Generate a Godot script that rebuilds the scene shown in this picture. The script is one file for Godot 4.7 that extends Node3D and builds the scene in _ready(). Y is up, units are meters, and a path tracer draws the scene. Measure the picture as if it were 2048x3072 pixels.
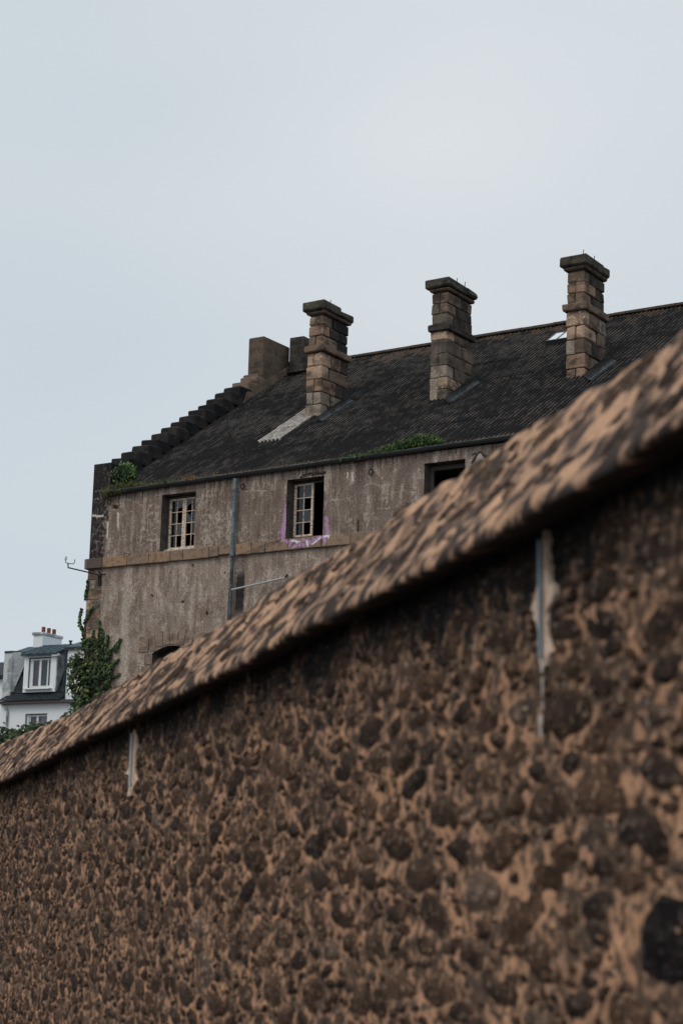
extends Node3D

# ------------------------------------------------------------------ small helpers
var rng := RandomNumberGenerator.new()
var taken := {}
const HOUSE_AT := Vector3(-6.99154, 0.0, -51.27376)
const HOUSE_TURN := -33.49976
const FAR_AT := Vector3(-15.21876, 0.0, -85.08344)
const FAR_TURN := -29.0
const WALL_AT := Vector3(1.09015, 0.0, -5.81868)

func numbered(called: String, parent: Node) -> String:
	var key := str(parent.get_instance_id()) + called
	var n: int = taken.get(key, 0)
	taken[key] = n + 1
	return called if n == 0 else "%s_%03d" % [called, n]

func base(called: String, at: Vector3, turn: float, label: String, category: String, group := "") -> Node3D:
	var o := Node3D.new()
	o.name = numbered(called, self)
	add_child(o, true)
	o.position = at
	o.rotation_degrees.y = turn
	o.set_meta("label", label)
	o.set_meta("category", category)
	if group != "":
		o.set_meta("group", group)
	return o

func put(called: String, mesh: Mesh, mat: Material, parent: Node, at := Vector3.ZERO, label := "") -> MeshInstance3D:
	var o := MeshInstance3D.new()
	o.name = numbered(called, parent)
	o.mesh = mesh
	o.material_override = mat
	o.position = at
	parent.add_child(o, true)
	if label != "":
		o.set_meta("label", label)
	return o

func stt() -> SurfaceTool:
	var s := SurfaceTool.new()
	s.begin(Mesh.PRIMITIVE_TRIANGLES)
	return s

# a flat triangle whose front looks along "out"
func tri(s: SurfaceTool, a: Vector3, b: Vector3, c: Vector3, out: Vector3, ua := Vector2.ZERO, ub := Vector2.ZERO, uc := Vector2.ZERO) -> void:
	var n := (c - a).cross(b - a)
	if n.length_squared() < 1e-16:
		return
	n = n.normalized()
	if n.dot(out) < 0.0:
		var t := b
		b = c
		c = t
		var tu := ub
		ub = uc
		uc = tu
		n = -n
	s.set_normal(n); s.set_uv(ua); s.add_vertex(a)
	s.set_normal(n); s.set_uv(ub); s.add_vertex(b)
	s.set_normal(n); s.set_uv(uc); s.add_vertex(c)

func quad(s: SurfaceTool, a: Vector3, b: Vector3, c: Vector3, d: Vector3, out: Vector3, uv = null) -> void:
	var u := [Vector2.ZERO, Vector2.ZERO, Vector2.ZERO, Vector2.ZERO]
	if uv != null:
		u = [uv.call(a), uv.call(b), uv.call(c), uv.call(d)]
	tri(s, a, b, c, out, u[0], u[1], u[2])
	tri(s, a, c, d, out, u[0], u[2], u[3])

func box(s: SurfaceTool, lo: Vector3, hi: Vector3, uv = null) -> void:
	var p := []
	for k in 8:
		p.append(Vector3(hi.x if k & 1 else lo.x, hi.y if k & 2 else lo.y, hi.z if k & 4 else lo.z))
	quad(s, p[0], p[2], p[6], p[4], Vector3.LEFT, uv)
	quad(s, p[1], p[3], p[7], p[5], Vector3.RIGHT, uv)
	quad(s, p[0], p[1], p[5], p[4], Vector3.DOWN, uv)
	quad(s, p[2], p[3], p[7], p[6], Vector3.UP, uv)
	quad(s, p[0], p[1], p[3], p[2], Vector3.FORWARD, uv)
	quad(s, p[4], p[5], p[7], p[6], Vector3.BACK, uv)

# a hewn block: chamfered box with slightly uneven corners, 44 triangles
func block(size: Vector3, bevel: float, uneven: float, uv = null, off := Vector3.ZERO) -> ArrayMesh:
	var s := stt()
	var h := size * 0.5
	var c := {}
	for k in 8:
		var g := Vector3(1 if k & 1 else -1, 1 if k & 2 else -1, 1 if k & 4 else -1)
		var w := Vector3(rng.randf_range(-1, 1), rng.randf_range(-1, 1), rng.randf_range(-1, 1)) * uneven
		var b := minf(bevel * rng.randf_range(0.7, 1.5), minf(h.x, minf(h.y, h.z)) * 0.8)
		for ax in 3:
			var q := Vector3(g.x * h.x, g.y * h.y, g.z * h.z) + w
			for o in 3:
				if o != ax:
					q[o] -= g[o] * b
			c[k * 3 + ax] = q + off
	for ax in 3:
		var o1 := (ax + 1) % 3
		var o2 := (ax + 2) % 3
		for side in 2:
			var ks := []
			for v in [[0, 0], [1, 0], [1, 1], [0, 1]]:
				ks.append((side << ax) | (v[0] << o1) | (v[1] << o2))
			var out := Vector3.ZERO
			out[ax] = 1.0 if side else -1.0
			quad(s, c[ks[0] * 3 + ax], c[ks[1] * 3 + ax], c[ks[2] * 3 + ax], c[ks[3] * 3 + ax], out, uv)
		for u in 2:
			for v in 2:
				var k0 := (u << o1) | (v << o2)
				var k1 := k0 | (1 << ax)
				var out := Vector3.ZERO
				out[o1] = 1.0 if u else -1.0
				out[o2] = 1.0 if v else -1.0
				quad(s, c[k0 * 3 + o1], c[k1 * 3 + o1], c[k1 * 3 + o2], c[k0 * 3 + o2], out, uv)
	for k in 8:
		tri(s, c[k * 3], c[k * 3 + 1], c[k * 3 + 2], Vector3(1 if k & 1 else -1, 1 if k & 2 else -1, 1 if k & 4 else -1))
	return s.commit()

func box_mesh(lo: Vector3, hi: Vector3, uv = null) -> ArrayMesh:
	var s := stt()
	box(s, lo, hi, uv)
	return s.commit()

func tube(s: SurfaceTool, pts: Array, r: float, sides := 8, caps := true) -> void:
	var rings := []
	var up := Vector3(0.13, 0.97, 0.21)
	for i in pts.size():
		var d: Vector3 = (pts[mini(i + 1, pts.size() - 1)] - pts[maxi(i - 1, 0)]).normalized()
		var a := up.cross(d)
		if a.length() < 0.1:
			a = Vector3.RIGHT.cross(d)
		a = a.normalized()
		var b := d.cross(a)
		var ring := []
		for k in sides:
			var t := TAU * k / sides
			ring.append([pts[i] + (a * cos(t) + b * sin(t)) * r, a * cos(t) + b * sin(t)])
		rings.append(ring)
	for i in pts.size() - 1:
		for k in sides:
			var k2 := (k + 1) % sides
			var q := [rings[i][k], rings[i + 1][k], rings[i + 1][k2], rings[i][k2]]
			var n: Vector3 = (q[2][0] - q[0][0]).cross(q[1][0] - q[0][0])
			var order := [0, 1, 2, 0, 2, 3] if n.dot(q[0][1]) > 0 else [0, 2, 1, 0, 3, 2]
			for j in order:
				s.set_normal(q[j][1]); s.set_uv(Vector2.ZERO); s.add_vertex(q[j][0])
	if caps:
		for e in [0, pts.size() - 1]:
			var d: Vector3 = (pts[e] - pts[1 if e == 0 else e - 1]).normalized()
			for k in range(1, sides - 1):
				tri(s, rings[e][0][0], rings[e][k][0], rings[e][k + 1][0], d)

func tube_mesh(pts: Array, r: float, sides := 8) -> ArrayMesh:
	var s := stt()
	tube(s, pts, r, sides)
	return s.commit()

# a polygon in (z, y) made solid between x0 and x1
func prism_zy(s: SurfaceTool, poly: PackedVector2Array, x0: float, x1: float, uv = null) -> void:
	var idx := Geometry2D.triangulate_polygon(poly)
	for k in range(0, idx.size(), 3):
		for x in [x0, x1]:
			var v := []
			for j in 3:
				v.append(Vector3(x, poly[idx[k + j]].y, poly[idx[k + j]].x))
			var out := Vector3.LEFT if x == x0 else Vector3.RIGHT
			var u := [Vector2.ZERO, Vector2.ZERO, Vector2.ZERO]
			if uv != null:
				u = [uv.call(v[0]), uv.call(v[1]), uv.call(v[2])]
			tri(s, v[0], v[1], v[2], out, u[0], u[1], u[2])
	var cw := Geometry2D.is_polygon_clockwise(poly)
	for k in poly.size():
		var a := poly[k]
		var b := poly[(k + 1) % poly.size()]
		var e := b - a
		var o := Vector2(e.y, -e.x) if cw else Vector2(-e.y, e.x)
		var mid := (a + b) * 0.5
		if Geometry2D.is_point_in_polygon(mid + o.normalized() * 0.001, poly):
			o = -o
		quad(s, Vector3(x0, a.y, a.x), Vector3(x1, a.y, a.x), Vector3(x1, b.y, b.x), Vector3(x0, b.y, b.x), Vector3(0, o.y, o.x), uv)

func lerp_table(tab: Array, x: float) -> float:
	if x <= tab[0][0]:
		return tab[0][1]
	for k in range(1, tab.size()):
		if x <= tab[k][0]:
			var t: float = (x - tab[k - 1][0]) / (tab[k][0] - tab[k - 1][0])
			t = t * t * (3.0 - 2.0 * t) * 0.5 + t * 0.5
			return lerpf(tab[k - 1][1], tab[k][1], t)
	return tab[-1][1]

# ------------------------------------------------------------------ materials
# a base colour from 0..255 sRGB values
func srgb(r: float, g: float, b: float) -> Color:
	return Color(r / 255.0, g / 255.0, b / 255.0)

func noise(seed_: int, freq: float, oct := 4) -> FastNoiseLite:
	var n := FastNoiseLite.new()
	n.noise_type = FastNoiseLite.TYPE_SIMPLEX_SMOOTH
	n.seed = seed_
	n.frequency = freq
	n.fractal_octaves = oct
	return n

# the base colour of a thing that shows as (r, g, b) under a grey sky that lends it "e" of its light
func ph(r: float, g: float, b: float, e := 0.55) -> Color:
	var c := srgb(r, g, b).srgb_to_linear()
	return Color(minf(c.r / e, 0.92), minf(c.g / e, 0.92), minf(c.b / e, 0.92)).linear_to_srgb()

func plain(c: Color, rough := 0.85, metal := 0.0, spec := 0.4) -> StandardMaterial3D:
	var m := StandardMaterial3D.new()
	m.albedo_color = c
	m.roughness = rough
	m.metallic = metal
	m.metallic_specular = spec
	return m

func layer(size: int, seed_: int, freq: float, oct := 4) -> PackedByteArray:
	var im := noise(seed_, freq, oct).get_seamless_image(size, size, false, false, 0.15, true)
	im.convert(Image.FORMAT_L8)
	return im.get_data()

# mottled stone: base colour with dark blotches, pale crystals and fine grain, laid on by world triplanar
func mottled(base_: Color, dark: Color, pale: Color, dark_amount: float, pale_amount: float, seed_: int, metres := 2.0, f_blotch := 0.018, f_pale := 0.06, bump := 0.6, speck := 1.1) -> StandardMaterial3D:
	var size := 256
	var n1 := layer(size, seed_, f_blotch, 4)
	var n2 := layer(size, seed_ + 7, f_pale, 3)
	var n3 := layer(size, seed_ + 13, 0.21, 2)
	var out := PackedByteArray()
	out.resize(size * size * 3)
	for i in size * size:
		var g := 0.72 + 0.56 * n3[i] / 255.0
		var d := clampf((dark_amount - n1[i] / 255.0) * 5.0 + 0.5, 0.0, 1.0)
		var l := clampf((n2[i] / 255.0 - (1.0 - pale_amount)) * 7.0, 0.0, 1.0)
		var c := base_.lerp(dark, d).lerp(pale, l)
		if speck < 1.0:   # lichen: pale flecks gathered in patches
			c = c.lerp(Color(1.0, 0.97, 0.93), clampf((n2[i] * 0.5 + n3[i] * 0.5) / 255.0 * 9.0 - speck * 7.6, 0.0, 0.85))
		out[i * 3] = clampi(int(c.r * g * 255.0), 0, 255)
		out[i * 3 + 1] = clampi(int(c.g * g * 255.0), 0, 255)
		out[i * 3 + 2] = clampi(int(c.b * g * 255.0), 0, 255)
	var m := StandardMaterial3D.new()
	m.albedo_texture = ImageTexture.create_from_image(Image.create_from_data(size, size, false, Image.FORMAT_RGB8, out))
	m.uv1_triplanar = true
	m.uv1_world_triplanar = true
	m.uv1_scale = Vector3.ONE / metres
	m.roughness = 0.95
	m.metallic_specular = 0.25
	if bump > 0.0:
		m.heightmap_enabled = true
		m.heightmap_scale = bump
		m.heightmap_texture = ImageTexture.create_from_image(Image.create_from_data(size, size, false, Image.FORMAT_L8, n2))
	return m

var M := {}

func make_materials() -> void:
	M.tan = mottled(ph(144, 121, 104), ph(84, 72, 63), ph(176, 155, 138), 0.44, 0.3, 1, 2.2)
	M.tan2 = mottled(ph(124, 101, 86), ph(72, 61, 54), ph(150, 126, 108), 0.46, 0.26, 2, 2.2)
	M.grey = mottled(ph(122, 112, 101), ph(76, 69, 63), ph(154, 143, 130), 0.4, 0.28, 3, 2.2)
	M.brown = mottled(ph(98, 83, 72), ph(58, 51, 47), ph(134, 115, 100), 0.42, 0.25, 4, 2.2)
	M.soot = mottled(ph(60, 55, 51), ph(38, 36, 36), ph(100, 91, 82), 0.45, 0.22, 5, 2.2)
	M.soot2 = mottled(ph(46, 43, 42), ph(31, 30, 31), ph(82, 76, 70), 0.48, 0.2, 28, 2.2)
	M.black = mottled(ph(35, 34, 35), ph(27, 27, 29), ph(76, 72, 67), 0.5, 0.15, 6, 2.6)
	M.cap = mottled(ph(66, 62, 55), ph(40, 39, 36), ph(104, 100, 82), 0.45, 0.22, 7, 1.6)
	M.cement = mottled(ph(88, 79, 71), ph(60, 55, 51), ph(112, 102, 92), 0.42, 0.25, 8, 2.6)
	M.tan_cement = mottled(ph(98, 83, 72), ph(74, 64, 56), ph(116, 98, 84), 0.42, 0.25, 9, 2.6)
	M.render = mottled(ph(114, 99, 88), ph(88, 76, 67), ph(134, 120, 108), 0.42, 0.28, 27, 2.0)
	M.stack = mottled(ph(80, 69, 60), ph(58, 51, 46), ph(104, 90, 78), 0.42, 0.22, 25, 2.6)
	M.joint = plain(ph(66, 59, 54), 0.95)
	M.inside = plain(srgb(96, 92, 88), 0.95)
	M.reveal = mottled(srgb(98, 92, 86), srgb(72, 68, 64), srgb(120, 112, 104), 0.4, 0.2, 10, 2.0)
	M.gutter = plain(srgb(58, 61, 64), 0.5, 0.25)
	M.zinc = mottled(ph(88, 92, 94, 0.7), ph(58, 61, 63, 0.7), ph(122, 125, 126, 0.7), 0.45, 0.2, 11, 1.5, 0.02, 0.06, 0.0)
	M.zinc.roughness = 0.45
	M.pipe = mottled(ph(92, 106, 112), ph(68, 80, 86), ph(112, 126, 132), 0.4, 0.15, 12, 1.2, 0.02, 0.06, 0.0)
	M.pipe.roughness = 0.55
	M.iron = plain(srgb(44, 40, 38), 0.75, 0.2)
	M.frame = mottled(ph(180, 158, 141), ph(92, 80, 70), ph(190, 178, 164), 0.36, 0.35, 13, 0.7, 0.03, 0.09, 0.0)
	M.frame_white = mottled(srgb(226, 220, 212), srgb(120, 110, 102), srgb(240, 236, 230), 0.3, 0.3, 14, 0.7, 0.03, 0.09, 0.0)
	M.frame_dark = plain(srgb(92, 88, 84), 0.9)
	M.glass = plain(Color(0.3, 0.36, 0.4, 0.07), 0.04, 0.0, 0.75)
	M.glass.transparency = BaseMaterial3D.TRANSPARENCY_ALPHA
	M.glass_dirty = plain(Color(0.42, 0.48, 0.53, 0.16), 0.12, 0.0, 0.8)
	M.glass_dirty.transparency = BaseMaterial3D.TRANSPARENCY_ALPHA
	M.sheet = mottled(srgb(190, 184, 178), srgb(146, 138, 132), srgb(206, 201, 196), 0.45, 0.25, 26, 1.2, 0.02, 0.06, 0.0)
	M.white_wall = plain(srgb(244, 247, 250), 0.9)
	M.white_stained = mottled(srgb(206, 210, 212), srgb(126, 130, 132), srgb(226, 230, 234), 0.42, 0.28, 16, 3.4, 0.012, 0.03, 0.0)
	M.slate = mottled(ph(38, 44, 49, 0.6), ph(28, 32, 36, 0.6), ph(72, 78, 83, 0.6), 0.45, 0.2, 17, 1.6, 0.03, 0.07, 0.0)
	M.slate.roughness = 0.6
	M.dark_zinc = mottled(ph(52, 66, 74, 0.7), ph(38, 50, 57, 0.7), ph(84, 98, 105, 0.7), 0.4, 0.2, 18, 2.0, 0.02, 0.06, 0.0)
	M.dark_zinc.roughness = 0.5
	M.pvc = plain(srgb(238, 240, 242), 0.4)
	M.terracotta = mottled(srgb(146, 88, 64), srgb(96, 64, 52), srgb(166, 108, 80), 0.42, 0.2, 19, 1.0, 0.03, 0.07, 0.0)
	M.curtain = plain(srgb(140, 64, 82), 0.9)
	M.lilac = plain(srgb(190, 168, 186), 0.9)
	M.eave_board = plain(srgb(88, 80, 80), 0.7)

func leaf_material(gain: float) -> StandardMaterial3D:
	var m := StandardMaterial3D.new()
	m.vertex_color_use_as_albedo = true
	m.albedo_color = Color(gain, gain, gain)
	m.roughness = 0.55
	m.metallic_specular = 0.4
	m.backlight_enabled = true
	m.backlight = Color(0.25, 0.35, 0.1)
	return m

# ------------------------------------------------------------------ the facade's own painted plaster
const FX := 15.0
const FTOP := 13.5
const FH := 7.0
const FPX := 92.0

func stamp(im: Image, x: float, y: float, r: float, c: Color, a: float) -> void:
	var cx := x * FPX
	var cy := (FTOP - y) * FPX
	var rp := r * FPX
	for py in range(int(cy - rp - 1), int(cy + rp + 2)):
		for px in range(int(cx - rp - 1), int(cx + rp + 2)):
			if px < 0 or py < 0 or px >= im.get_width() or py >= im.get_height():
				continue
			var d := Vector2(px + 0.5 - cx, py + 0.5 - cy).length()
			var k := clampf(rp + 0.5 - d, 0.0, 1.0) * a
			if k > 0.0:
				im.set_pixel(px, py, im.get_pixel(px, py).lerp(c, k))

func stroke(im: Image, flat: Array, r: float, c: Color, a: float, wander := 0.012, skip := 0.0, drip := 0.0) -> void:
	for k in range(0, flat.size() - 2, 2):
		var p := Vector2(flat[k], flat[k + 1])
		var q := Vector2(flat[k + 2], flat[k + 3])
		var n := int(p.distance_to(q) / 0.009) + 1
		var side := 0.0
		for i in n:
			side = side * 0.8 + rng.randf_range(-1, 1) * wander
			if rng.randf() < skip:
				continue
			var o := p.lerp(q, float(i) / n) + Vector2(side, side * 0.7 + rng.randf_range(-0.3, 0.3) * wander)
			stamp(im, o.x, o.y, r * rng.randf_range(0.5, 1.3), c, a * rng.randf_range(0.45, 1.0))
			if drip > 0.0 and rng.randf() < drip:
				var l := rng.randf_range(0.05, 0.2)
				for j in int(l / 0.012):
					stamp(im, o.x, o.y - j * 0.012, r * 0.7, c, a * 0.5 * (1.0 - j * 0.012 / l))

func facade_texture() -> ImageTexture:
	var w := int(FX * FPX)
	var h := int(FH * FPX)
	var big := noise(31, 0.011, 3)
	var mid := noise(32, 0.07, 4)
	var fine := noise(33, 0.32, 2)
	var drip := noise(34, 0.045, 3)
	var patch := noise(35, 0.019, 4)
	var out := PackedByteArray()
	out.resize(w * h * 3)
	rng.seed = 77
	var upper := ph(103, 91, 84)
	var lower := ph(119, 106, 97)
	var brown := ph(84, 70, 61)
	var pale := ph(146, 137, 127)
	var rust := ph(80, 60, 50)
	var soot := ph(36, 34, 35)
	var i := 0
	for py in h:
		var y := FTOP - (py + 0.5) / FPX
		var low := clampf((10.6 - y) * 6.0, 0.0, 1.0)
		for px in w:
			var x := (px + 0.5) / FPX
			var b := big.get_noise_2d(px, py)
			var m := mid.get_noise_2d(px, py)
			var f := fine.get_noise_2d(px, py)
			var v := drip.get_noise_2d(px * 2.2, py * 0.11)
			var v2 := drip.get_noise_2d(px * 0.8 + 900.0, py * 0.06)
			var c := upper.lerp(lower, low)
			c = c.lerp(brown, clampf(v * 1.1 + b * 0.9 + m * 0.5 + 0.05, 0.0, 0.75) * (1.0 - 0.45 * low))
			c = c.lerp(pale, clampf(v2 * 1.2 - 0.2 + m * 0.35, 0.0, 0.42))
			c = c.lerp(pale, clampf(m * 0.9 + b * 1.0 - 0.3, 0.0, 0.4))
			var pt := patch.get_noise_2d(px * 1.5, py * 0.6)
			c = c.lerp(ph(80, 68, 61), clampf(pt * 1.8 - 0.2, 0.0, 0.42))
			c = c.lerp(ph(150, 141, 131), clampf(-pt * 2.2 - 0.5 + m * 0.6, 0.0, 0.5))
			# water marks under the gutter
			var under := 12.6 + 0.011 * x - y
			if under > 0.0 and under < 1.2 and x > 0.7:
				var reach := 0.16 + 0.5 * clampf(v2 + 0.35, 0.0, 1.0) + 0.12 * v
				c = c.lerp(pale, clampf((reach - under) * 4.0, 0.0, 1.0) * 0.5 * clampf((x - 3.0) * 0.5, 0.15, 1.0))
				c = c.lerp(rust, clampf((0.1 + 0.6 * clampf(v * 1.8 - 0.2, 0.0, 1.0) - under) * 5.0, 0.0, 0.75))
			# soot black corner pier, with a ragged border
			var edge := 0.66 + 0.3 * m + 0.22 * b + clampf(12.1 - y, 0.0, 1.0) * -0.16
			if y > 10.73:
				c = c.lerp(soot, clampf((edge - x) * 5.0, 0.0, 0.95) * clampf(0.92 + m, 0.6, 1.0))
				# darkest just under the eave at the corner
				c = c.lerp(soot, clampf((1.9 - x) * 0.5, 0.0, 0.6) * clampf((y - 12.25 + 0.2 * v) * 2.5, 0.0, 1.0))
			else:
				c = c.lerp(srgb(104, 100, 98), clampf((0.62 + 0.2 * m - x) * 4.0, 0.0, 0.9))
			# dark run beside the rain pipe and below the gutter joint
			var dx := absf(x - 5.27 - 0.03 * m)
			if y < 10.42:
				c = c.lerp(soot, clampf((0.15 - dx) * 22.0, 0.0, 0.9) * clampf(0.75 + 1.2 * sin(y * 3.4 + 0.9), 0.15, 1.0))
			dx = absf(x - 8.9 - 0.06 * m)
			if y > 10.75:
				c = c.lerp(srgb(92, 76, 68), clampf((0.2 - dx) * 8.0, 0.0, 0.75) * clampf((y - 11.5) * 0.9, 0.25, 1.0))
			# bleached stripe low down on the left
			c = c.lerp(pale, clampf((0.16 + 0.08 * m - absf(x - 1.42 - 0.02 * sin(y * 2.0))) * 9.0, 0.0, 0.55) * low)
			# trial patches of newer render, rectangular
			if x > 3.88 and x < 4.93 and y > 10.78 and y < 11.66:
				c = c.lerp(pale, clampf(0.22 + m * 0.9, 0.0, 0.5))
			if x > 2.04 and x < 2.42 and y > 11.1 and y < 12.12:
				c = c.lerp(pale, clampf(0.16 + m * 0.9, 0.0, 0.5))
			var g := 1.0 + f * 0.4 + rng.randf_range(-0.16, 0.16)
			# pebbles showing in the render
			if rng.randf() < 0.02 + 0.06 * low * clampf(m + 0.4, 0.0, 1.0):
				g *= rng.randf_range(1.15, 1.5)
			elif rng.randf() < 0.03:
				g *= rng.randf_range(0.68, 0.9)
			out[i] = clampi(int(c.r * g * 255.0), 0, 255)
			out[i + 1] = clampi(int(c.g * g * 255.0), 0, 255)
			out[i + 2] = clampi(int(c.b * g * 255.0), 0, 255)
			i += 3
	var im := Image.create_from_data(w, h, false, Image.FORMAT_RGB8, out)
	var lime := ph(166, 156, 146)
	for l in [[4.02, 12.61, 4.02, 12.41, 3.91, 12.30, 3.87, 12.13, 3.71, 12.11], [3.87, 12.18, 4.13, 12.14, 4.34, 12.15], [0.99, 12.33, 1.15, 12.35, 1.38, 12.30, 1.48, 12.23, 1.63, 12.24, 1.78, 12.10], [0.95, 11.96, 1.18, 11.92], [1.11, 11.69, 1.17, 11.40, 1.20, 11.25],
		[0.34, 11.74, 0.20, 11.46, 0.06, 11.47], [0.14, 11.23, 0.35, 11.23], [0.21, 11.30, 0.25, 11.01, 0.07, 10.97], [0.21, 12.17, 0.23, 11.97], [0.08, 12.46, 0.31, 12.45], [0.26, 12.62, 0.31, 12.49, 0.38, 12.43], [0.09, 12.68, 0.44, 12.67], [2.03, 12.11, 2.05, 11.14, 2.44, 11.08],
		[0.72, 11.18, 0.91, 11.18, 1.04, 11.23, 1.36, 11.17], [0.61, 11.44, 0.74, 11.25, 0.64, 11.12, 0.68, 10.79], [5.19, 12.16, 5.48, 12.17, 6.01, 12.10], [5.76, 11.50, 5.92, 11.49], [5.23, 11.15, 5.36, 11.21], [2.59, 12.38, 2.72, 12.47, 2.85, 12.37], [2.23, 12.36, 2.48, 12.35], [1.31, 11.96, 1.49, 11.98],
		[9.16, 12.19, 9.28, 12.00, 9.51, 11.91, 9.83, 11.88], [9.51, 11.91, 9.63, 11.82, 9.66, 11.59, 9.78, 11.53], [9.63, 11.60, 9.47, 11.51], [9.05, 11.93, 9.28, 11.99], [7.95, 11.67, 8.31, 11.65, 8.63, 11.67], [8.03, 11.90, 8.18, 11.93], [6.40, 11.41, 6.58, 11.42], [9.41, 11.32, 9.70, 11.29, 9.87, 11.30], [7.41, 10.30, 7.59, 10.19, 7.77, 10.15]]:
		stroke(im, l, 0.009, lime, 0.75, 0.013, 0.15)
	for l in [[3.87, 11.66, 4.41, 11.66, 4.92, 11.67], [3.87, 11.66, 3.90, 10.76], [1.44, 12.13, 1.47, 11.19, 1.46, 11.05], [8.43, 12.34, 8.75, 12.32], [8.84, 12.28, 9.13, 12.28], [1.82, 11.43, 2.02, 11.41], [6.75, 12.32, 6.85, 12.33]]:
		stroke(im, l, 0.01, lime, 0.35, 0.018, 0.4)
	# lime runs
	for l in [[0.97, 11.99, 0.99, 11.59], [0.6, 11.75, 0.62, 11.3], [0.04, 11.99, 0.44, 11.94], [8.52, 12.33, 8.53, 12.2], [8.68, 12.33, 8.69, 12.1]]:
		stroke(im, l, 0.03, lime, 0.75, 0.012, 0.0, 0.05)
	stroke(im, [8.90, 11.06, 8.91, 10.76], 0.02, soot, 0.8, 0.004)
	# pits and bullet-like holes in the render
	for p in [[0.86, 12.13, 0.1], [0.55, 11.85, 0.09], [2.32, 9.57, 0.05], [3.37, 9.33, 0.06], [4.21, 8.96, 0.07], [4.75, 10.02, 0.04], [3.67, 10.3, 0.045], [2.92, 10.16, 0.03], [0.72, 10.72, 0.04], [2.3, 8.3, 0.04]]:
		for k in 9:
			stamp(im, p[0] + rng.randf_range(-0.5, 0.5) * p[2], p[1] + rng.randf_range(-0.5, 0.5) * p[2], p[2] * rng.randf_range(0.25, 0.6), srgb(60, 46, 40) if k % 3 else lime, 0.75 if k % 3 else 0.3)
	# spalled lintel over the second window
	stroke(im, [7.07, 12.36, 7.27, 12.41, 7.43, 12.41, 7.63, 12.42, 7.82, 12.41], 0.035, srgb(50, 44, 42), 0.9, 0.02)
	stroke(im, [7.1, 12.39, 7.53, 12.43, 7.81, 12.44], 0.012, lime, 0.4, 0.02, 0.4)
	# pink paint daubed round the second window
	var pink := ph(150, 108, 150)
	stroke(im, [6.63, 11.68, 6.62, 11.51, 6.61, 11.35, 6.60, 11.09, 6.595, 10.92, 6.6, 10.77], 0.03, pink, 0.65, 0.02, 0.25)
	stroke(im, [6.60, 11.2, 6.585, 10.92, 6.59, 10.77], 0.042, pink, 0.6, 0.025, 0.3)
	stroke(im, [7.87, 11.67, 7.90, 11.56, 7.90, 11.46], 0.03, pink, 0.65, 0.02, 0.35)
	stroke(im, [7.91, 11.25, 7.93, 11.06, 7.94, 10.89, 7.93, 10.76], 0.036, pink, 0.65, 0.03, 0.3)
	stroke(im, [7.95, 11.05, 7.97, 10.78], 0.02, pink, 0.5, 0.02, 0.4)
	stroke(im, [6.67, 11.46, 6.66, 11.17, 6.66, 10.8], 0.02, ph(170, 165, 176), 0.6, 0.01, 0.2)
	# black painted arrowhead by the third window
	stroke(im, [12.18, 12.21, 12.32, 12.39, 12.39, 12.46, 12.46, 12.39, 12.56, 12.31], 0.028, srgb(50, 50, 54), 0.9, 0.006)
	stroke(im, [12.19, 12.41, 12.27, 12.46, 12.29, 12.41, 12.21, 12.41], 0.018, srgb(74, 72, 66), 0.8, 0.01)
	for k in 60:
		var t := rng.randf()
		stamp(im, 12.39 + rng.randf_range(-0.16, 0.16) * t, 12.4 - 0.25 * t, 0.05, pale, 0.25)
	return ImageTexture.create_from_image(im)

func course_texture() -> ImageTexture:
	var w := int(FX * FPX)
	var h := 32
	var im := Image.create(w, h, false, Image.FORMAT_RGB8)
	var mid := noise(41, 0.05, 3)
	var fine := noise(42, 0.4, 2)
	rng.seed = 78
	var joints := COURSE
	for px in w:
		var x := px / FPX
		var which := 0
		for j in joints:
			if x > j:
				which += 1
		var tone := fposmod(which * 0.618, 1.0)
		var warm := ph(118, 99, 84).lerp(ph(104, 90, 79), tone)
		if which == 8 or which == 1 or which == 3:
			warm = ph(124, 101, 84)
		if which == 0:
			warm = ph(76, 68, 62)
		for py in h:
			var m := mid.get_noise_2d(px, py)
			var g := 1.0 + 0.25 * fine.get_noise_2d(px, py) + rng.randf_range(-0.1, 0.1)
			var c := warm.lerp(ph(80, 68, 60), clampf(m * 1.3 - 0.1, 0.0, 0.55)) * g
			im.set_pixel(px, py, Color(clampf(c.r, 0, 1), clampf(c.g, 0, 1), clampf(c.b, 0, 1)))
	var pink := ph(154, 118, 158)
	var white := ph(182, 178, 190)
	# the stone strip runs from 10.45 to 10.75: shift up so that stamp() can be used
	var up := FTOP - 10.76
	for s in [[6.61, 10.72, 6.89, 10.68, 7.18, 10.62, 7.22, 10.60], [7.23, 10.70, 7.41, 10.60, 7.57, 10.61, 7.83, 10.71], [6.98, 10.52, 7.26, 10.53, 7.50, 10.55], [7.59, 10.70, 7.85, 10.70], [7.88, 10.73, 7.94, 10.51], [6.87, 10.67, 6.88, 10.54]]:
		var q := []
		for k in range(0, s.size(), 2):
			q.append_array([s[k], s[k + 1] + up])
		stroke(im, q, 0.034, pink, 0.6, 0.03, 0.35)
	for s in [[7.58, 10.54, 7.69, 10.60, 7.83, 10.69, 8.08, 10.73], [7.92, 10.73, 8.08, 10.72, 8.04, 10.63], [6.93, 10.69, 7.21, 10.64], [7.43, 10.68, 7.43, 10.47]]:
		var q := []
		for k in range(0, s.size(), 2):
			q.append_array([s[k], s[k + 1] + up])
		stroke(im, q, 0.028, white, 0.7, 0.012, 0.2)
	return ImageTexture.create_from_image(im)

const COURSE := [0.56, 1.44, 2.21, 2.94, 3.38, 4.25, 4.57, 5.12, 5.64, 6.08, 6.82, 7.23, 7.85, 8.73, 9.5, 10.3, 10.9, 11.8, 12.4, 13.2, 14.1, 15.0]

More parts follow.
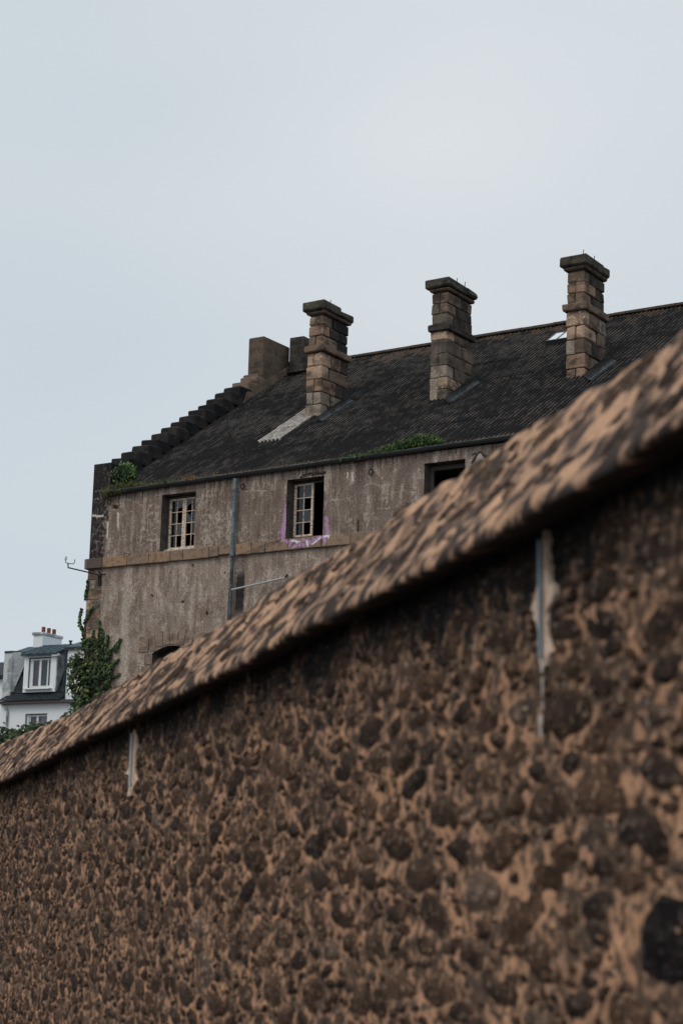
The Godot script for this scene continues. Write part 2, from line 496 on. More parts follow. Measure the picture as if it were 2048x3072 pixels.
# ------------------------------------------------------------------ start
func _ready() -> void:
	rng.seed = 1
	var cam := Camera3D.new()
	cam.name = "camera"
	add_child(cam)
	var basis_ := Basis(Vector3.RIGHT, deg_to_rad(11.77834))
	basis_ = basis_ * Basis(Vector3(0, 0, 1), deg_to_rad(1.5762))
	cam.transform = Transform3D(basis_, Vector3(0, 1.6, 0))
	var attr := CameraAttributesPhysical.new()
	attr.frustum_focal_length = 43.74
	attr.frustum_focus_distance = 50.0
	attr.frustum_near = 0.05
	attr.frustum_far = 4000.0
	attr.exposure_aperture = 1.75
	cam.attributes = attr
	cam.fov = 30.678
	cam.near = 0.05
	cam.far = 4000.0
	cam.current = true

	var we := WorldEnvironment.new()
	we.name = "world_environment"
	var env := Environment.new()
	env.background_mode = Environment.BG_SKY
	env.sky = Sky.new()
	env.sky.sky_material = make_sky()
	env.tonemap_mode = Environment.TONE_MAPPER_LINEAR
	env.tonemap_exposure = 1.0
	env.sdfgi_enabled = true
	env.ssao_enabled = true
	env.ssil_enabled = true
	we.environment = env
	add_child(we)

	var sun := DirectionalLight3D.new()
	sun.name = "sun"
	sun.light_energy = 0.3
	sun.light_angular_distance = 28.0
	sun.light_color = Color(1.0, 0.95, 0.88)
	sun.shadow_enabled = true
	add_child(sun)
	sun.look_at_from_position(Vector3(-7, 9, 4), Vector3.ZERO, Vector3.UP)

	make_materials()
	make_ground()
	make_building()
	make_white_house()
	make_neighbour()
	make_plants()
	make_wall()

func make_sky() -> PanoramaSkyMaterial:
	var w := 768
	var h := 384
	var n := noise(5, 1.3, 3)
	var n2 := noise(9, 3.4, 3)
	var out := PackedFloat32Array()
	out.resize(w * h * 3)
	var i := 0
	for py in h:
		var el := PI * (0.5 - (py + 0.5) / h)
		for px in w:
			var az := wrapf(TAU * (px + 0.5) / w, -PI, PI)   # the middle of the view, -z, is at u = 0
			var d := Vector3(sin(az) * cos(el), sin(el), -cos(az) * cos(el))
			var c := n.get_noise_3d(d.x, d.y * 2.2, d.z) + 0.35 * n2.get_noise_3d(d.x, d.y * 2.6, d.z)
			# a broad bright place in the cloud, high and a little to the right of straight ahead
			var spot := exp(-pow((az - 0.05) / 0.17, 2.0) - pow((el - 0.4) / 0.14, 2.0))
			var core := exp(-pow((az - 0.035) / 0.06, 2.0) - pow((el - 0.405) / 0.035, 2.0))
			var t := clampf(0.3 + 0.44 * spot + 0.1 * core + 0.42 * c + 0.1 * clampf(az / 0.2, -1.0, 1.0) * exp(-az * az), 0.0, 1.1)
			var v := Vector3(0.562, 0.64, 0.704).lerp(Vector3(0.748, 0.775, 0.797), t)
			out[i] = v.x
			out[i + 1] = v.y
			out[i + 2] = v.z
			i += 3
	var im := Image.create_from_data(w, h, false, Image.FORMAT_RGBF, out.to_byte_array())
	var m := PanoramaSkyMaterial.new()
	m.panorama = ImageTexture.create_from_image(im)
	return m

func make_ground() -> void:
	var s := stt()
	var n := noise(21, 0.02, 3)
	var xs := []
	for k in range(-24, 25):
		xs.append(signf(k) * pow(absf(k) / 24.0, 2.2) * 1500.0)
	var hgt := func(x: float, z: float) -> float:
		return n.get_noise_2d(x, z) * 0.05 - 0.06
	for a in xs.size() - 1:
		for b in xs.size() - 1:
			var p := [Vector3(xs[a], 0, xs[b]), Vector3(xs[a + 1], 0, xs[b]), Vector3(xs[a + 1], 0, xs[b + 1]), Vector3(xs[a], 0, xs[b + 1])]
			for k in 4:
				p[k].y = hgt.call(p[k].x, p[k].z)
			quad(s, p[0], p[1], p[2], p[3], Vector3.UP)
	var m := mottled(srgb(88, 84, 80), srgb(66, 63, 60), srgb(112, 108, 102), 0.4, 0.2, 22, 5.0)
	var o := put("ground", s.commit(), m, self)
	o.set_meta("label", "grey worn asphalt ground in front of and behind the rubble wall")
	o.set_meta("kind", "structure")

# ------------------------------------------------------------------ the old granite building
const ROOF_A := 12.67
const ROOF_B := -0.652
const RIDGE_Z := -9.2
const LONG := 27.0

# the eave climbs a little to the right while the ridge runs level
func roof_y(z: float, x := 0.6) -> float:
	return ROOF_A + ROOF_B * z + 0.0115 * (x - 0.6) * (1.0 + z / 9.2)

func make_building() -> void:
	var B := base("derelict_building", HOUSE_AT, HOUSE_TURN, "old derelict granite and render building with dark corrugated roof and stepped gable", "building")
	var face := StandardMaterial3D.new()
	face.albedo_texture = facade_texture()
	face.roughness = 0.96
	face.metallic_specular = 0.2
	face.texture_repeat = true
	var fuv := func(p: Vector3) -> Vector2:
		return Vector2(p.x / FX, (FTOP - p.y) / FH)
	# facade plane with its openings
	var s := stt()
	var holes := [Rect2(2.5, 10.73, 1.165, 1.605), Rect2(6.66, 10.745, 1.165, 1.585), Rect2(10.82, 10.74, 1.165, 1.59), Rect2(14.98, 10.74, 1.165, 1.59), Rect2(2.42, 6.2, 1.3, 1.97)]
	var xs := [0.0, 0.62, 2.42, 2.5, 3.665, 3.72, 6.66, 7.825, 10.82, 11.985, 14.98, 16.145, LONG]
	var ys := [-0.3, 6.2, 8.17, 10.73, 10.745, 12.325, 12.335, 12.62, 13.46]
	for a in xs.size() - 1:
		for b in ys.size() - 1:
			var mid := Vector2((xs[a] + xs[a + 1]) * 0.5, (ys[b] + ys[b + 1]) * 0.5)
			if mid.y > 12.62 and mid.x > 0.62:
				continue
			var open := false
			for r in holes:
				open = open or r.grow(0.002).has_point(mid)
			if not open:
				quad(s, Vector3(xs[a], ys[b], 0), Vector3(xs[a + 1], ys[b], 0), Vector3(xs[a + 1], ys[b + 1], 0), Vector3(xs[a], ys[b + 1], 0), Vector3.BACK, fuv)
	# the two spandrels over the arched opening
	var arc := []
	for k in 13:
		var t := k / 12.0
		arc.append(Vector2(lerpf(2.42, 3.72, t), 7.98 + 0.19 * (1.0 - pow(2.0 * t - 1.0, 2.0))))
	for k in 12:
		quad(s, Vector3(arc[k].x, arc[k].y, 0), Vector3(arc[k + 1].x, arc[k + 1].y, 0), Vector3(arc[k + 1].x, 8.17, 0), Vector3(arc[k].x, 8.17, 0), Vector3.BACK, fuv)
	put("facade_wall", s.commit(), face, B, Vector3.ZERO, "stained cracked grey brown render")
	# reveals
	for r in holes:
		s = stt()
		var deep := 0.34
		var x0: float = r.position.x
		var x1: float = r.end.x
		var y0: float = r.position.y
		var y1: float = r.end.y
		quad(s, Vector3(x0, y0, 0), Vector3(x0, y1, 0), Vector3(x0, y1, -deep), Vector3(x0, y0, -deep), Vector3.RIGHT)
		quad(s, Vector3(x1, y0, 0), Vector3(x1, y1, 0), Vector3(x1, y1, -deep), Vector3(x1, y0, -deep), Vector3.LEFT)
		quad(s, Vector3(x0, y0, 0), Vector3(x1, y0, 0), Vector3(x1, y0, -deep), Vector3(x0, y0, -deep), Vector3.UP)
		if y1 > 9.0:
			quad(s, Vector3(x0, y1, 0), Vector3(x1, y1, 0), Vector3(x1, y1, -deep), Vector3(x0, y1, -deep), Vector3.DOWN)
		else:
			for k in 12:
				quad(s, Vector3(arc[k].x, arc[k].y, 0), Vector3(arc[k + 1].x, arc[k + 1].y, 0), Vector3(arc[k + 1].x, arc[k + 1].y, -deep), Vector3(arc[k].x, arc[k].y, -deep), Vector3.DOWN)
		put("window_reveal", s.commit(), M.reveal, B)
	# closed shell: gables, back wall, floors, a partition
	s = stt()
	var profile := PackedVector2Array([Vector2(-0.02, -0.3), Vector2(-0.02, 13.44), Vector2(-0.7, 13.46), Vector2(-7.06, 17.6), Vector2(-8.4, 18.6), Vector2(-10.0, 18.6), Vector2(-18.38, 12.9), Vector2(-18.38, -0.3)])
	prism_zy(s, profile, 0.015, 0.605)
	put("gable_wall", s.commit(), M.black, B, Vector3.ZERO, "soot black gable wall")
	s = stt()
	prism_zy(s, PackedVector2Array([Vector2(-0.02, -0.3), Vector2(-0.02, 12.6), Vector2(-9.2, 18.6), Vector2(-18.38, 12.6), Vector2(-18.38, -0.3)]), LONG - 0.5, LONG)
	box(s, Vector3(0.62, -0.3, -18.38), Vector3(LONG - 0.5, 12.6, -18.0))
	put("rear_wall", s.commit(), M.cement, B)
	s = stt()
	box(s, Vector3(0.61, 12.42, -17.9), Vector3(LONG - 0.51, 12.55, -0.36))
	box(s, Vector3(0.61, 10.2, -17.9), Vector3(LONG - 0.51, 10.4, -0.36))
	box(s, Vector3(0.61, 10.41, -5.2), Vector3(LONG - 0.51, 12.41, -5.0))
	for x in [4.9, 9.2, 13.4]:
		box(s, Vector3(x, 10.41, -4.99), Vector3(x + 0.15, 12.41, -0.37))
	put("interior", s.commit(), M.inside, B)
	# string course
	var ct := StandardMaterial3D.new()
	ct.albedo_texture = course_texture()
	ct.roughness = 0.95
	ct.metallic_specular = 0.2
	rng.seed = 5
	var prev := -0.09
	for j in COURSE:
		var lo := 10.45
		var hi := 10.745
		if j > 4.4 and j < 5.0:
			lo = 10.47
		if j > 5.0 and j < 5.3:
			lo = 10.5
		var wdt: float = j - prev - 0.012
		var at := Vector3((j + prev) * 0.5, (lo + hi) * 0.5, 0.0)
		var cuv := func(p: Vector3) -> Vector2:
			return Vector2((p.x + at.x) / FX, (10.76 - p.y - at.y) / (32.0 / FPX))
		put("course_stone", block(Vector3(wdt, hi - lo, 0.18 + rng.randf_range(-0.01, 0.02)), 0.012, 0.008, cuv), ct, B, at)
		prev = j
	# the course returns round the corner
	put("course_stone", block(Vector3(0.2, 0.295, 0.5), 0.012, 0.006), M.brown, B, Vector3(0.0, 10.597, -0.35))
	# quoins below it, long and short by turns
	var yq := 10.44
	var k2 := 0
	var qm := [M.brown, M.grey, M.tan2, M.tan, M.tan2, M.tan2, M.tan, M.tan2, M.tan, M.tan2]
	while yq > 6.3:
		var hq := 0.283
		var wq := 0.52 if k2 % 2 == 0 else 0.29
		if k2 == 0:
			wq = 0.5
		put("quoin", block(Vector3(wq, hq - 0.014, 0.3), 0.012, 0.006), qm[k2 % qm.size()], B, Vector3(wq * 0.5 - 0.012, yq - hq * 0.5, -0.138))
		if k2 % 2 == 1:
			put("cement_patch", block(Vector3(0.2, hq - 0.03, 0.1), 0.008, 0.01), M.cement, B, Vector3(0.4, yq - hq * 0.5, -0.044))
		yq -= hq
		k2 += 1
	# voussoirs and jamb stones of the arched opening
	for v in [[1.95, 2.3, 8.02, 8.47, 0.0], [2.3, 2.52, 8.04, 8.49, 0.1], [2.54, 2.76, 8.15, 8.6, 0.05], [2.78, 3.0, 8.19, 8.5, 0.02], [3.02, 3.28, 8.19, 8.5, -0.02], [3.3, 3.52, 8.16, 8.6, -0.06], [3.54, 3.8, 8.06, 8.53, -0.1], [3.8, 4.2, 8.02, 8.47, 0.0]]:
		var sv := stt()
		var lean: float = v[4]
		var p := [Vector3(v[0] + lean * 0.6, v[2], 0), Vector3(v[1] + lean * 0.6, v[2], 0), Vector3(v[1] - lean * 0.5, v[3] + rng.randf_range(-0.01, 0.01), 0), Vector3(v[0] - lean * 0.5, v[3], 0)]
		var out := 0.022
		var c: Vector3 = (p[0] + p[2]) * 0.5
		for e in 4:
			var a: Vector3 = p[e]
			var b: Vector3 = p[(e + 1) % 4]
			var ai := a.lerp(c, 0.05) + Vector3(0, 0, out)
			var bi := b.lerp(c, 0.05) + Vector3(0, 0, out)
			quad(sv, a - Vector3(0, 0, 0.02), b - Vector3(0, 0, 0.02), bi, ai, (a + b) * 0.5 - c + Vector3(0, 0, 0.05))
		quad(sv, p[0].lerp(c, 0.05) + Vector3(0, 0, out), p[1].lerp(c, 0.05) + Vector3(0, 0, out), p[2].lerp(c, 0.05) + Vector3(0, 0, out), p[3].lerp(c, 0.05) + Vector3(0, 0, out), Vector3.BACK)
		put("voussoir", sv.commit(), M.render, B)
	for k in 4:
		put("jamb_stone", block(Vector3(0.34 if k % 2 else 0.24, 0.3, 0.06), 0.012, 0.006), M.render, B, Vector3(2.4 - (0.17 if k % 2 else 0.12), 7.83 - 0.32 * k, -0.01))
	make_arch_bars(B, arc)
	make_windows(B)
	make_gable_steps(B)
	make_roof(B)
	make_chimneys(B)
	make_fittings(B)

func make_arch_bars(B: Node3D, arc: Array) -> void:
	var o := put("barred_window", box_mesh(Vector3(2.43, 6.3, -0.33), Vector3(3.71, 8.2, -0.3)), plain(srgb(40, 40, 42), 0.7), B)
	for k in 9:
		var x := 2.52 + k * 0.138
		put("iron_bar", tube_mesh([Vector3(x, 6.3, -0.2), Vector3(x, 8.12, -0.2)], 0.011, 6), M.iron, o)
	for y in [7.2, 7.75]:
		put("iron_bar", tube_mesh([Vector3(2.42, y, -0.215), Vector3(3.72, y, -0.215)], 0.012, 6), M.iron, o)

func casement(parent: Node3D, x0: float, x1: float, y0: float, y1: float, z: float, cols: int, rows: int, stile: float, panes: Array, mat: Material) -> void:
	var s := stt()
	box(s, Vector3(x0, y0, z), Vector3(x0 + stile, y1, z + 0.045))
	box(s, Vector3(x1 - stile, y0, z), Vector3(x1, y1, z + 0.045))
	box(s, Vector3(x0 + stile, y0, z + 0.002), Vector3(x1 - stile, y0 + 0.05, z + 0.043))
	box(s, Vector3(x0 + stile, y1 - 0.045, z + 0.002), Vector3(x1 - stile, y1, z + 0.043))
	var c := put("casement", s.commit(), mat, parent)
	var gx0 := x0 + stile
	var gx1 := x1 - stile
	var gy0 := y0 + 0.05
	var gy1 := y1 - 0.045
	for k in range(1, rows):
		var y := lerpf(gy0, gy1, float(k) / rows)
		put("glazing_bar", box_mesh(Vector3(gx0, y - 0.009, z + 0.006), Vector3(gx1, y + 0.009, z + 0.04)), mat, c)
	for k in range(1, cols):
		var x := lerpf(gx0, gx1, float(k) / cols)
		put("glazing_bar", box_mesh(Vector3(x - 0.009, gy0, z + 0.008), Vector3(x + 0.009, gy1, z + 0.037)), mat, c)
	for r in rows:
		for k in cols:
			var kind: int = panes[r * cols + k]
			if kind == 0:
				continue
			var a := Vector2(lerpf(gx0, gx1, float(k) / cols), lerpf(gy0, gy1, float(r) / rows))
			var b := Vector2(lerpf(gx0, gx1, float(k + 1) / cols), lerpf(gy0, gy1, float(r + 1) / rows))
			var poly := PackedVector2Array([Vector2(0, 0), Vector2(1, 0), Vector2(1, 1), Vector2(0, 1)])
			if kind == 3:   # broken: the upper part is left, with a jagged lower edge
				poly = PackedVector2Array([Vector2(0, 0.42), Vector2(0.3, 0.28), Vector2(0.6, 0.4), Vector2(0.75, 0.3), Vector2(1, 0.52), Vector2(1, 1), Vector2(0, 1)])
			elif kind == 4:  # a shard hole in the top
				poly = PackedVector2Array([Vector2(0, 0), Vector2(1, 0), Vector2(1, 0.95), Vector2(0.75, 0.7), Vector2(0.55, 0.5), Vector2(0.45, 0.7), Vector2(0.15, 0.85), Vector2(0, 1)])
			elif kind == 5:
				poly = PackedVector2Array([Vector2(0, 0.3), Vector2(0.5, 0.6), Vector2(1, 0.7), Vector2(1, 1), Vector2(0, 1)])
			var idx := Geometry2D.triangulate_polygon(poly)
			var sp := stt()
			for t in range(0, idx.size(), 3):
				var v := []
				for j in 3:
					v.append(Vector3(lerpf(a.x, b.x, poly[idx[t + j]].x), lerpf(a.y, b.y, poly[idx[t + j]].y), z + 0.02 + 0.004 * sin(r * 3.1 + k * 5.0)))
				tri(sp, v[0], v[1], v[2], Vector3.BACK)
			put("pane", sp.commit(), M.glass if kind == 1 else M.glass_dirty, c)

func make_windows(B: Node3D) -> void:
	# first window: both leaves shut, several panes broken or gone
	var s := stt()
	var z := -0.31
	box(s, Vector3(2.505, 10.84, z - 0.03), Vector3(2.57, 12.31, z + 0.03))
	box(s, Vector3(3.6, 10.84, z - 0.03), Vector3(3.66, 12.31, z + 0.03))
	box(s, Vector3(2.57, 12.26, z - 0.029), Vector3(3.6, 12.31, z + 0.028))
	var w := put("window", s.commit(), M.frame_dark, B, Vector3.ZERO, "paned window with peeling cream leaves and broken panes")
	put("window_sill", block(Vector3(1.15, 0.05, 0.12), 0.008, 0.004), M.frame_white, w, Vector3(3.07, 10.825, z + 0.07))
	var lx := [2.575, 3.085, 3.595]
	casement(w, lx[0], lx[1], 10.855, 12.25, z, 2, 4, 0.062, [1, 0, 1, 2, 1, 0, 1, 3], M.frame)
	casement(w, lx[1] + 0.006, lx[2], 10.855, 12.25, z + 0.002, 2, 4, 0.062, [0, 0, 0, 1, 4, 2, 5, 1], M.frame)
	# second window: one leaf shut, the other gone
	s = stt()
	box(s, Vector3(6.665, 10.84, z - 0.03), Vector3(6.72, 12.3, z + 0.03))
	box(s, Vector3(7.77, 10.84, z - 0.03), Vector3(7.82, 12.3, z + 0.03))
	box(s, Vector3(6.72, 12.25, z - 0.029), Vector3(7.77, 12.3, z + 0.028))
	box(s, Vector3(6.72, 10.77, z - 0.029), Vector3(7.77, 10.84, z + 0.05))
	w = put("window", s.commit(), M.frame_dark, B, Vector3.ZERO, "window with one cream leaf and one missing leaf, pink paint round it")
	casement(w, 6.72, 7.32, 10.85, 12.25, z + 0.001, 2, 4, 0.066, [1, 0, 1, 2, 1, 0, 1, 2], M.frame)
	# third and fourth: bare dark frames
	for x in [10.82, 14.98]:
		s = stt()
		box(s, Vector3(x + 0.005, 10.76, z - 0.04), Vector3(x + 0.1, 12.31, z + 0.03))
		box(s, Vector3(x + 1.07, 10.76, z - 0.04), Vector3(x + 1.16, 12.31, z + 0.03))
		box(s, Vector3(x + 0.1, 12.2, z - 0.039), Vector3(x + 1.07, 12.31, z + 0.028))
		put("window", s.commit(), M.frame_dark, B, Vector3.ZERO, "empty dark window opening with bare frame")

func make_gable_steps(B: Node3D) -> void:
	rng.seed = 8
	for k in 15:
		var z0 := -0.7 - 0.4258 * k
		var top := 13.77 + 0.279 * k
		var mat: Material = (M.black if k % 3 == 0 else M.soot2) if k < 13 else M.brown
		put("gable_step", block(Vector3(0.66, 0.4, 0.62), 0.03, 0.02), mat, B, Vector3(0.315 + rng.randf_range(-0.012, 0.012), top - 0.2 + rng.randf_range(-0.02, 0.012), z0 - 0.31 + rng.randf_range(-0.025, 0.02)))
	put("gable_pier", block(Vector3(0.63, 0.9, 0.75), 0.03, 0.01), M.black, B, Vector3(0.312, 13.02, -0.38))
	# the tall cement block near the ridge
	put("gable_stack", block(Vector3(0.61, 1.5, 1.42), 0.03, 0.008), M.stack, B, Vector3(0.305, 18.33, -7.75), "tall cement rendered gable stack")
	put("gable_stack_foot", block(Vector3(0.6, 0.6, 1.6), 0.02, 0.005), M.brown, B, Vector3(0.3, 17.5, -7.6))
	# its cement upstand along the corrugated sheets
	var s := stt()
	prism_zy(s, PackedVector2Array([Vector2(-5.95, 16.4), Vector2(-6.15, 17.0), Vector2(-8.4, 18.42), Vector2(-9.3, 18.9), Vector2(-9.3, 18.5)]), 0.607, 0.66)
	put("cement_upstand", s.commit(), M.tan_cement, B)
	# short stack astride the ridge
	var st := put("ridge_stack", block(Vector3(0.54, 1.5, 1.1), 0.025, 0.01), M.soot, B, Vector3(1.04, 18.56, -8.77), "short dark pebbled stack at the ridge")
	put("flashing", block(Vector3(1.0, 0.03, 0.2), 0.006, 0.01), M.zinc, st, Vector3(0.25, -0.47, 0.66))

func corrugated(x0: float, x1: float, z0: float, z1: float, lift: float, amp := 0.034, period := 0.1333) -> ArrayMesh:
	# smooth waves running up the slope
	var s := stt()
	var n := int(round((x1 - x0) / period * 6.0))
	var nrm := Vector3(0, 1, -ROOF_B).normalized()
	var along := [z0, z1]
	var pts := []
	for e in 2:
		var row := []
		for k in n + 1:
			var x := lerpf(x0, x1, float(k) / n)
			var ph := TAU * x / period
			var off := lift + amp * cos(ph) - (0.012 if e == 1 else 0.0)
			var p := Vector3(x, roof_y(along[e], x), along[e]) + nrm * off
			var sl := -amp * TAU / period * sin(ph)
			var nn := (nrm - Vector3(sl, 0, 0)).normalized()
			row.append([p, nn, Vector2(x / 27.0, -along[e] / 9.4)])
		pts.append(row)
	for k in n:
		var q := [pts[0][k], pts[1][k], pts[1][k + 1], pts[0][k + 1]]
		for j in [0, 1, 2, 0, 2, 3]:
			s.set_normal(q[j][1]); s.set_uv(q[j][2]); s.add_vertex(q[j][0])
		# thickness at the lower end
	for k in n:
		var a: Vector3 = pts[0][k][0]
		var b: Vector3 = pts[0][k + 1][0]
		quad(s, a, b, b - nrm * 0.008, a - nrm * 0.008, Vector3.BACK)
	return s.commit()

func roof_texture() -> ImageTexture:
	var w := 1728
	var h := 640
	var big := noise(51, 0.006, 4)
	var mid := noise(52, 0.045, 3)
	var fine := noise(53, 0.3, 2)
	var out := PackedByteArray()
	out.resize(w * h * 3)
	rng.seed = 9
	var dark := ph(31, 30, 31, 0.75)
	var brown := ph(43, 39, 37, 0.75)
	var moss := ph(72, 55, 42, 0.75)
	var lich := ph(128, 121, 114, 0.75)
	var i := 0
	for py in h:
		var up := (py + 0.5) / h * 9.4
		for px in w:
			var b := big.get_noise_2d(px, py)
			var m := mid.get_noise_2d(px, py * 0.6)
			var c := dark.lerp(brown, clampf(0.3 + b * 0.6 + m * 0.7, 0.0, 1.0))
			# rusty moss under the ridge
			c = c.lerp(moss, clampf((up - 8.35 + m * 0.9 + b * 0.8) * 1.3, 0.0, 0.85))
			var g := 1.0 + 0.3 * fine.get_noise_2d(px, py)
			var crest := cos(TAU * ((px + 0.5) / w * 27.0) / 0.1333)
			var pl := pow(clampf(crest, 0.0, 1.0), 2.5) * clampf(0.36 + b * 0.7 + m * 1.1 + 0.05 * (up - 3.0), 0.05, 0.85) * rng.randf_range(0.2, 1.0)
			if rng.randf() < 0.004:
				pl = rng.randf_range(0.4, 0.9)
			c = c.lerp(lich, pl)
			out[i] = clampi(int(c.r * g * 255.0), 0, 255)
			out[i + 1] = clampi(int(c.g * g * 255.0), 0, 255)
			out[i + 2] = clampi(int(c.b * g * 255.0), 0, 255)
			i += 3
	return ImageTexture.create_from_image(Image.create_from_data(w, h, false, Image.FORMAT_RGB8, out))

func make_roof(B: Node3D) -> void:
	rng.seed = 10
	var rm := StandardMaterial3D.new()
	rm.albedo_texture = roof_texture()
	rm.roughness = 0.9
	rm.metallic_specular = 0.25
	# the hidden rear slope and the boards under the sheets
	var s := stt()
	var e := 0.1
	quad(s, Vector3(0.62, roof_y(0.0) - e, 0.0), Vector3(LONG, roof_y(0.0, LONG) - e, 0.0), Vector3(LONG, roof_y(RIDGE_Z) - e, RIDGE_Z), Vector3(0.62, roof_y(RIDGE_Z) - e, RIDGE_Z), Vector3.UP)
	quad(s, Vector3(0.62, roof_y(RIDGE_Z) - e, RIDGE_Z), Vector3(LONG, roof_y(RIDGE_Z) - e, RIDGE_Z), Vector3(LONG, 12.66, -18.5), Vector3(0.62, 12.66, -18.5), Vector3.UP)
	var roof := put("roof", s.commit(), plain(srgb(52, 48, 46), 0.95), B)
	var rows := [0.16, -1.5, -3.1, -4.7, -6.3, -7.85, RIDGE_Z]
	var period := 0.1333
	for r in rows.size() - 1:
		var k := 0
		while true:
			var x0 := 0.62 + k * period * 8
			if x0 >= LONG - 0.1:
				break
			var x1 := minf(x0 + period * 8, LONG)
			put("roof_sheet", corrugated(x0, x1, rows[r] + rng.randf_range(-0.03, 0.02), rows[r + 1] - (0.12 if r < rows.size() - 2 else 0.0), -0.005 + rng.randf_range(0.0, 0.012)), rm, roof)
			k += 1
	# mossy ridge caps
	var cap_m := mottled(srgb(74, 60, 48), srgb(46, 42, 40), srgb(120, 96, 66), 0.45, 0.2, 23, 1.4)
	var x := 0.7
	while x < LONG:
		var sc := stt()
		var x1 := minf(x + 0.98, LONG)
		var y := roof_y(RIDGE_Z) + 0.085 + rng.randf_range(-0.008, 0.008)
		quad(sc, Vector3(x, y, RIDGE_Z), Vector3(x1, y, RIDGE_Z), Vector3(x1, y - 0.15, RIDGE_Z + 0.24), Vector3(x, y - 0.15, RIDGE_Z + 0.24), Vector3(0, 1, 1))
		quad(sc, Vector3(x, y, RIDGE_Z), Vector3(x1, y, RIDGE_Z), Vector3(x1, y - 0.15, RIDGE_Z - 0.24), Vector3(x, y - 0.15, RIDGE_Z - 0.24), Vector3(0, 1, -1))
		quad(sc, Vector3(x, y - 0.15, RIDGE_Z + 0.24), Vector3(x1, y - 0.15, RIDGE_Z + 0.24), Vector3(x1, y - 0.17, RIDGE_Z + 0.23), Vector3(x, y - 0.17, RIDGE_Z + 0.23), Vector3(0, 0, 1))
		put("ridge_cap", sc.commit(), cap_m, roof)
		x += 1.0
	# pale translucent sheets
	for k in 3:
		put("roof_light", corrugated(4.135, 4.935, [-2.12, -3.0, -3.9][k], [-3.06, -3.96, -4.7][k], 0.03 + 0.006 * k, 0.045), M.sheet, roof, Vector3.ZERO, "pale corrugated roof light sheet")
	# small glazed hatch
	var nrm := Vector3(0, 1, -ROOF_B).normalized()
	var up := Vector3(0, -ROOF_B, -1).normalized()
	var org := Vector3(10.56, roof_y(-7.1, 10.6), -7.1)
	var hs := stt()
	var q := func(u: float, v: float, n: float) -> Vector3:
		return org + Vector3(u, 0, 0) + up * v + nrm * n
	for f in [[0.0, 0.05, 0.0, 0.8], [0.65, 0.7, 0.0, 0.8], [0.32, 0.37, 0.05, 0.75], [0.05, 0.65, 0.0, 0.05], [0.05, 0.65, 0.75, 0.8]]:
		var c := [q.call(f[0], f[2], 0.16), q.call(f[1], f[2], 0.16), q.call(f[1], f[3], 0.16), q.call(f[0], f[3], 0.16)]
		quad(hs, c[0], c[1], c[2], c[3], nrm)
		for g in 4:
			quad(hs, c[g], c[(g + 1) % 4], c[(g + 1) % 4] - nrm * 0.18, c[g] - nrm * 0.18, (c[g] + c[(g + 1) % 4]) * 0.5 - (c[0] + c[2]) * 0.5)
	var hatch := put("roof_hatch", hs.commit(), plain(srgb(70, 72, 74), 0.5, 0.2), roof, Vector3.ZERO, "small roof hatch with two white panes")
	for f in [[0.05, 0.32], [0.37, 0.65]]:
		var gs := stt()
		quad(gs, q.call(f[0], 0.05, 0.15), q.call(f[1], 0.05, 0.15), q.call(f[1], 0.75, 0.15), q.call(f[0], 0.75, 0.15), nrm)
		gs.commit()
		put("roof_hatch_pane", gs.commit(), plain(srgb(236, 240, 244), 0.15, 0.0, 0.8), roof)

func chimney_course(P: Node3D, x0: float, x1: float, z0: float, z1: float, y0: float, y1: float, pat: int, mats: Array, flanks: Array) -> void:
	var j := 0.006 if mats[0] == M.cement else 0.016
	var zm := lerpf(z0, z1, [0.34, 0.56, 0.26][pat % 3])
	var xm := lerpf(x0, x1, [0.46, 0.5, 1.0][pat % 3])
	var cells := []
	if xm < x1 - 0.05:
		cells.append([x0, xm, z0, z0 - 0.42])
		cells.append([xm, x1, z0, zm])
	else:
		cells.append([x0, x1, z0, zm])
	if pat % 2 == 0:
		var z2 := lerpf(zm, z1, 0.6)
		cells.append([x0 + 0.02, x1, zm, z2])
		cells.append([x0 + 0.02, x1, z2, z1])
	else:
		cells.append([x0 + 0.02, x1, zm - 0.09, z1])
	for e in cells.size():
		var c: Array = cells[e]
		var flank := e >= cells.size() - (2 if pat % 2 == 0 else 1)
		var size := Vector3(c[1] - c[0] - j, y1 - y0 - j, c[2] - c[3] - j)
		put("chimney_stone", block(size + Vector3(1, 0, 1) * rng.randf_range(-0.008, 0.014), rng.randf_range(0.012, 0.03), 0.012), (flanks if flank else mats)[rng.randi() % (flanks if flank else mats).size()], P, Vector3((c[0] + c[1]) * 0.5, (y0 + y1) * 0.5, (c[2] + c[3]) * 0.5))

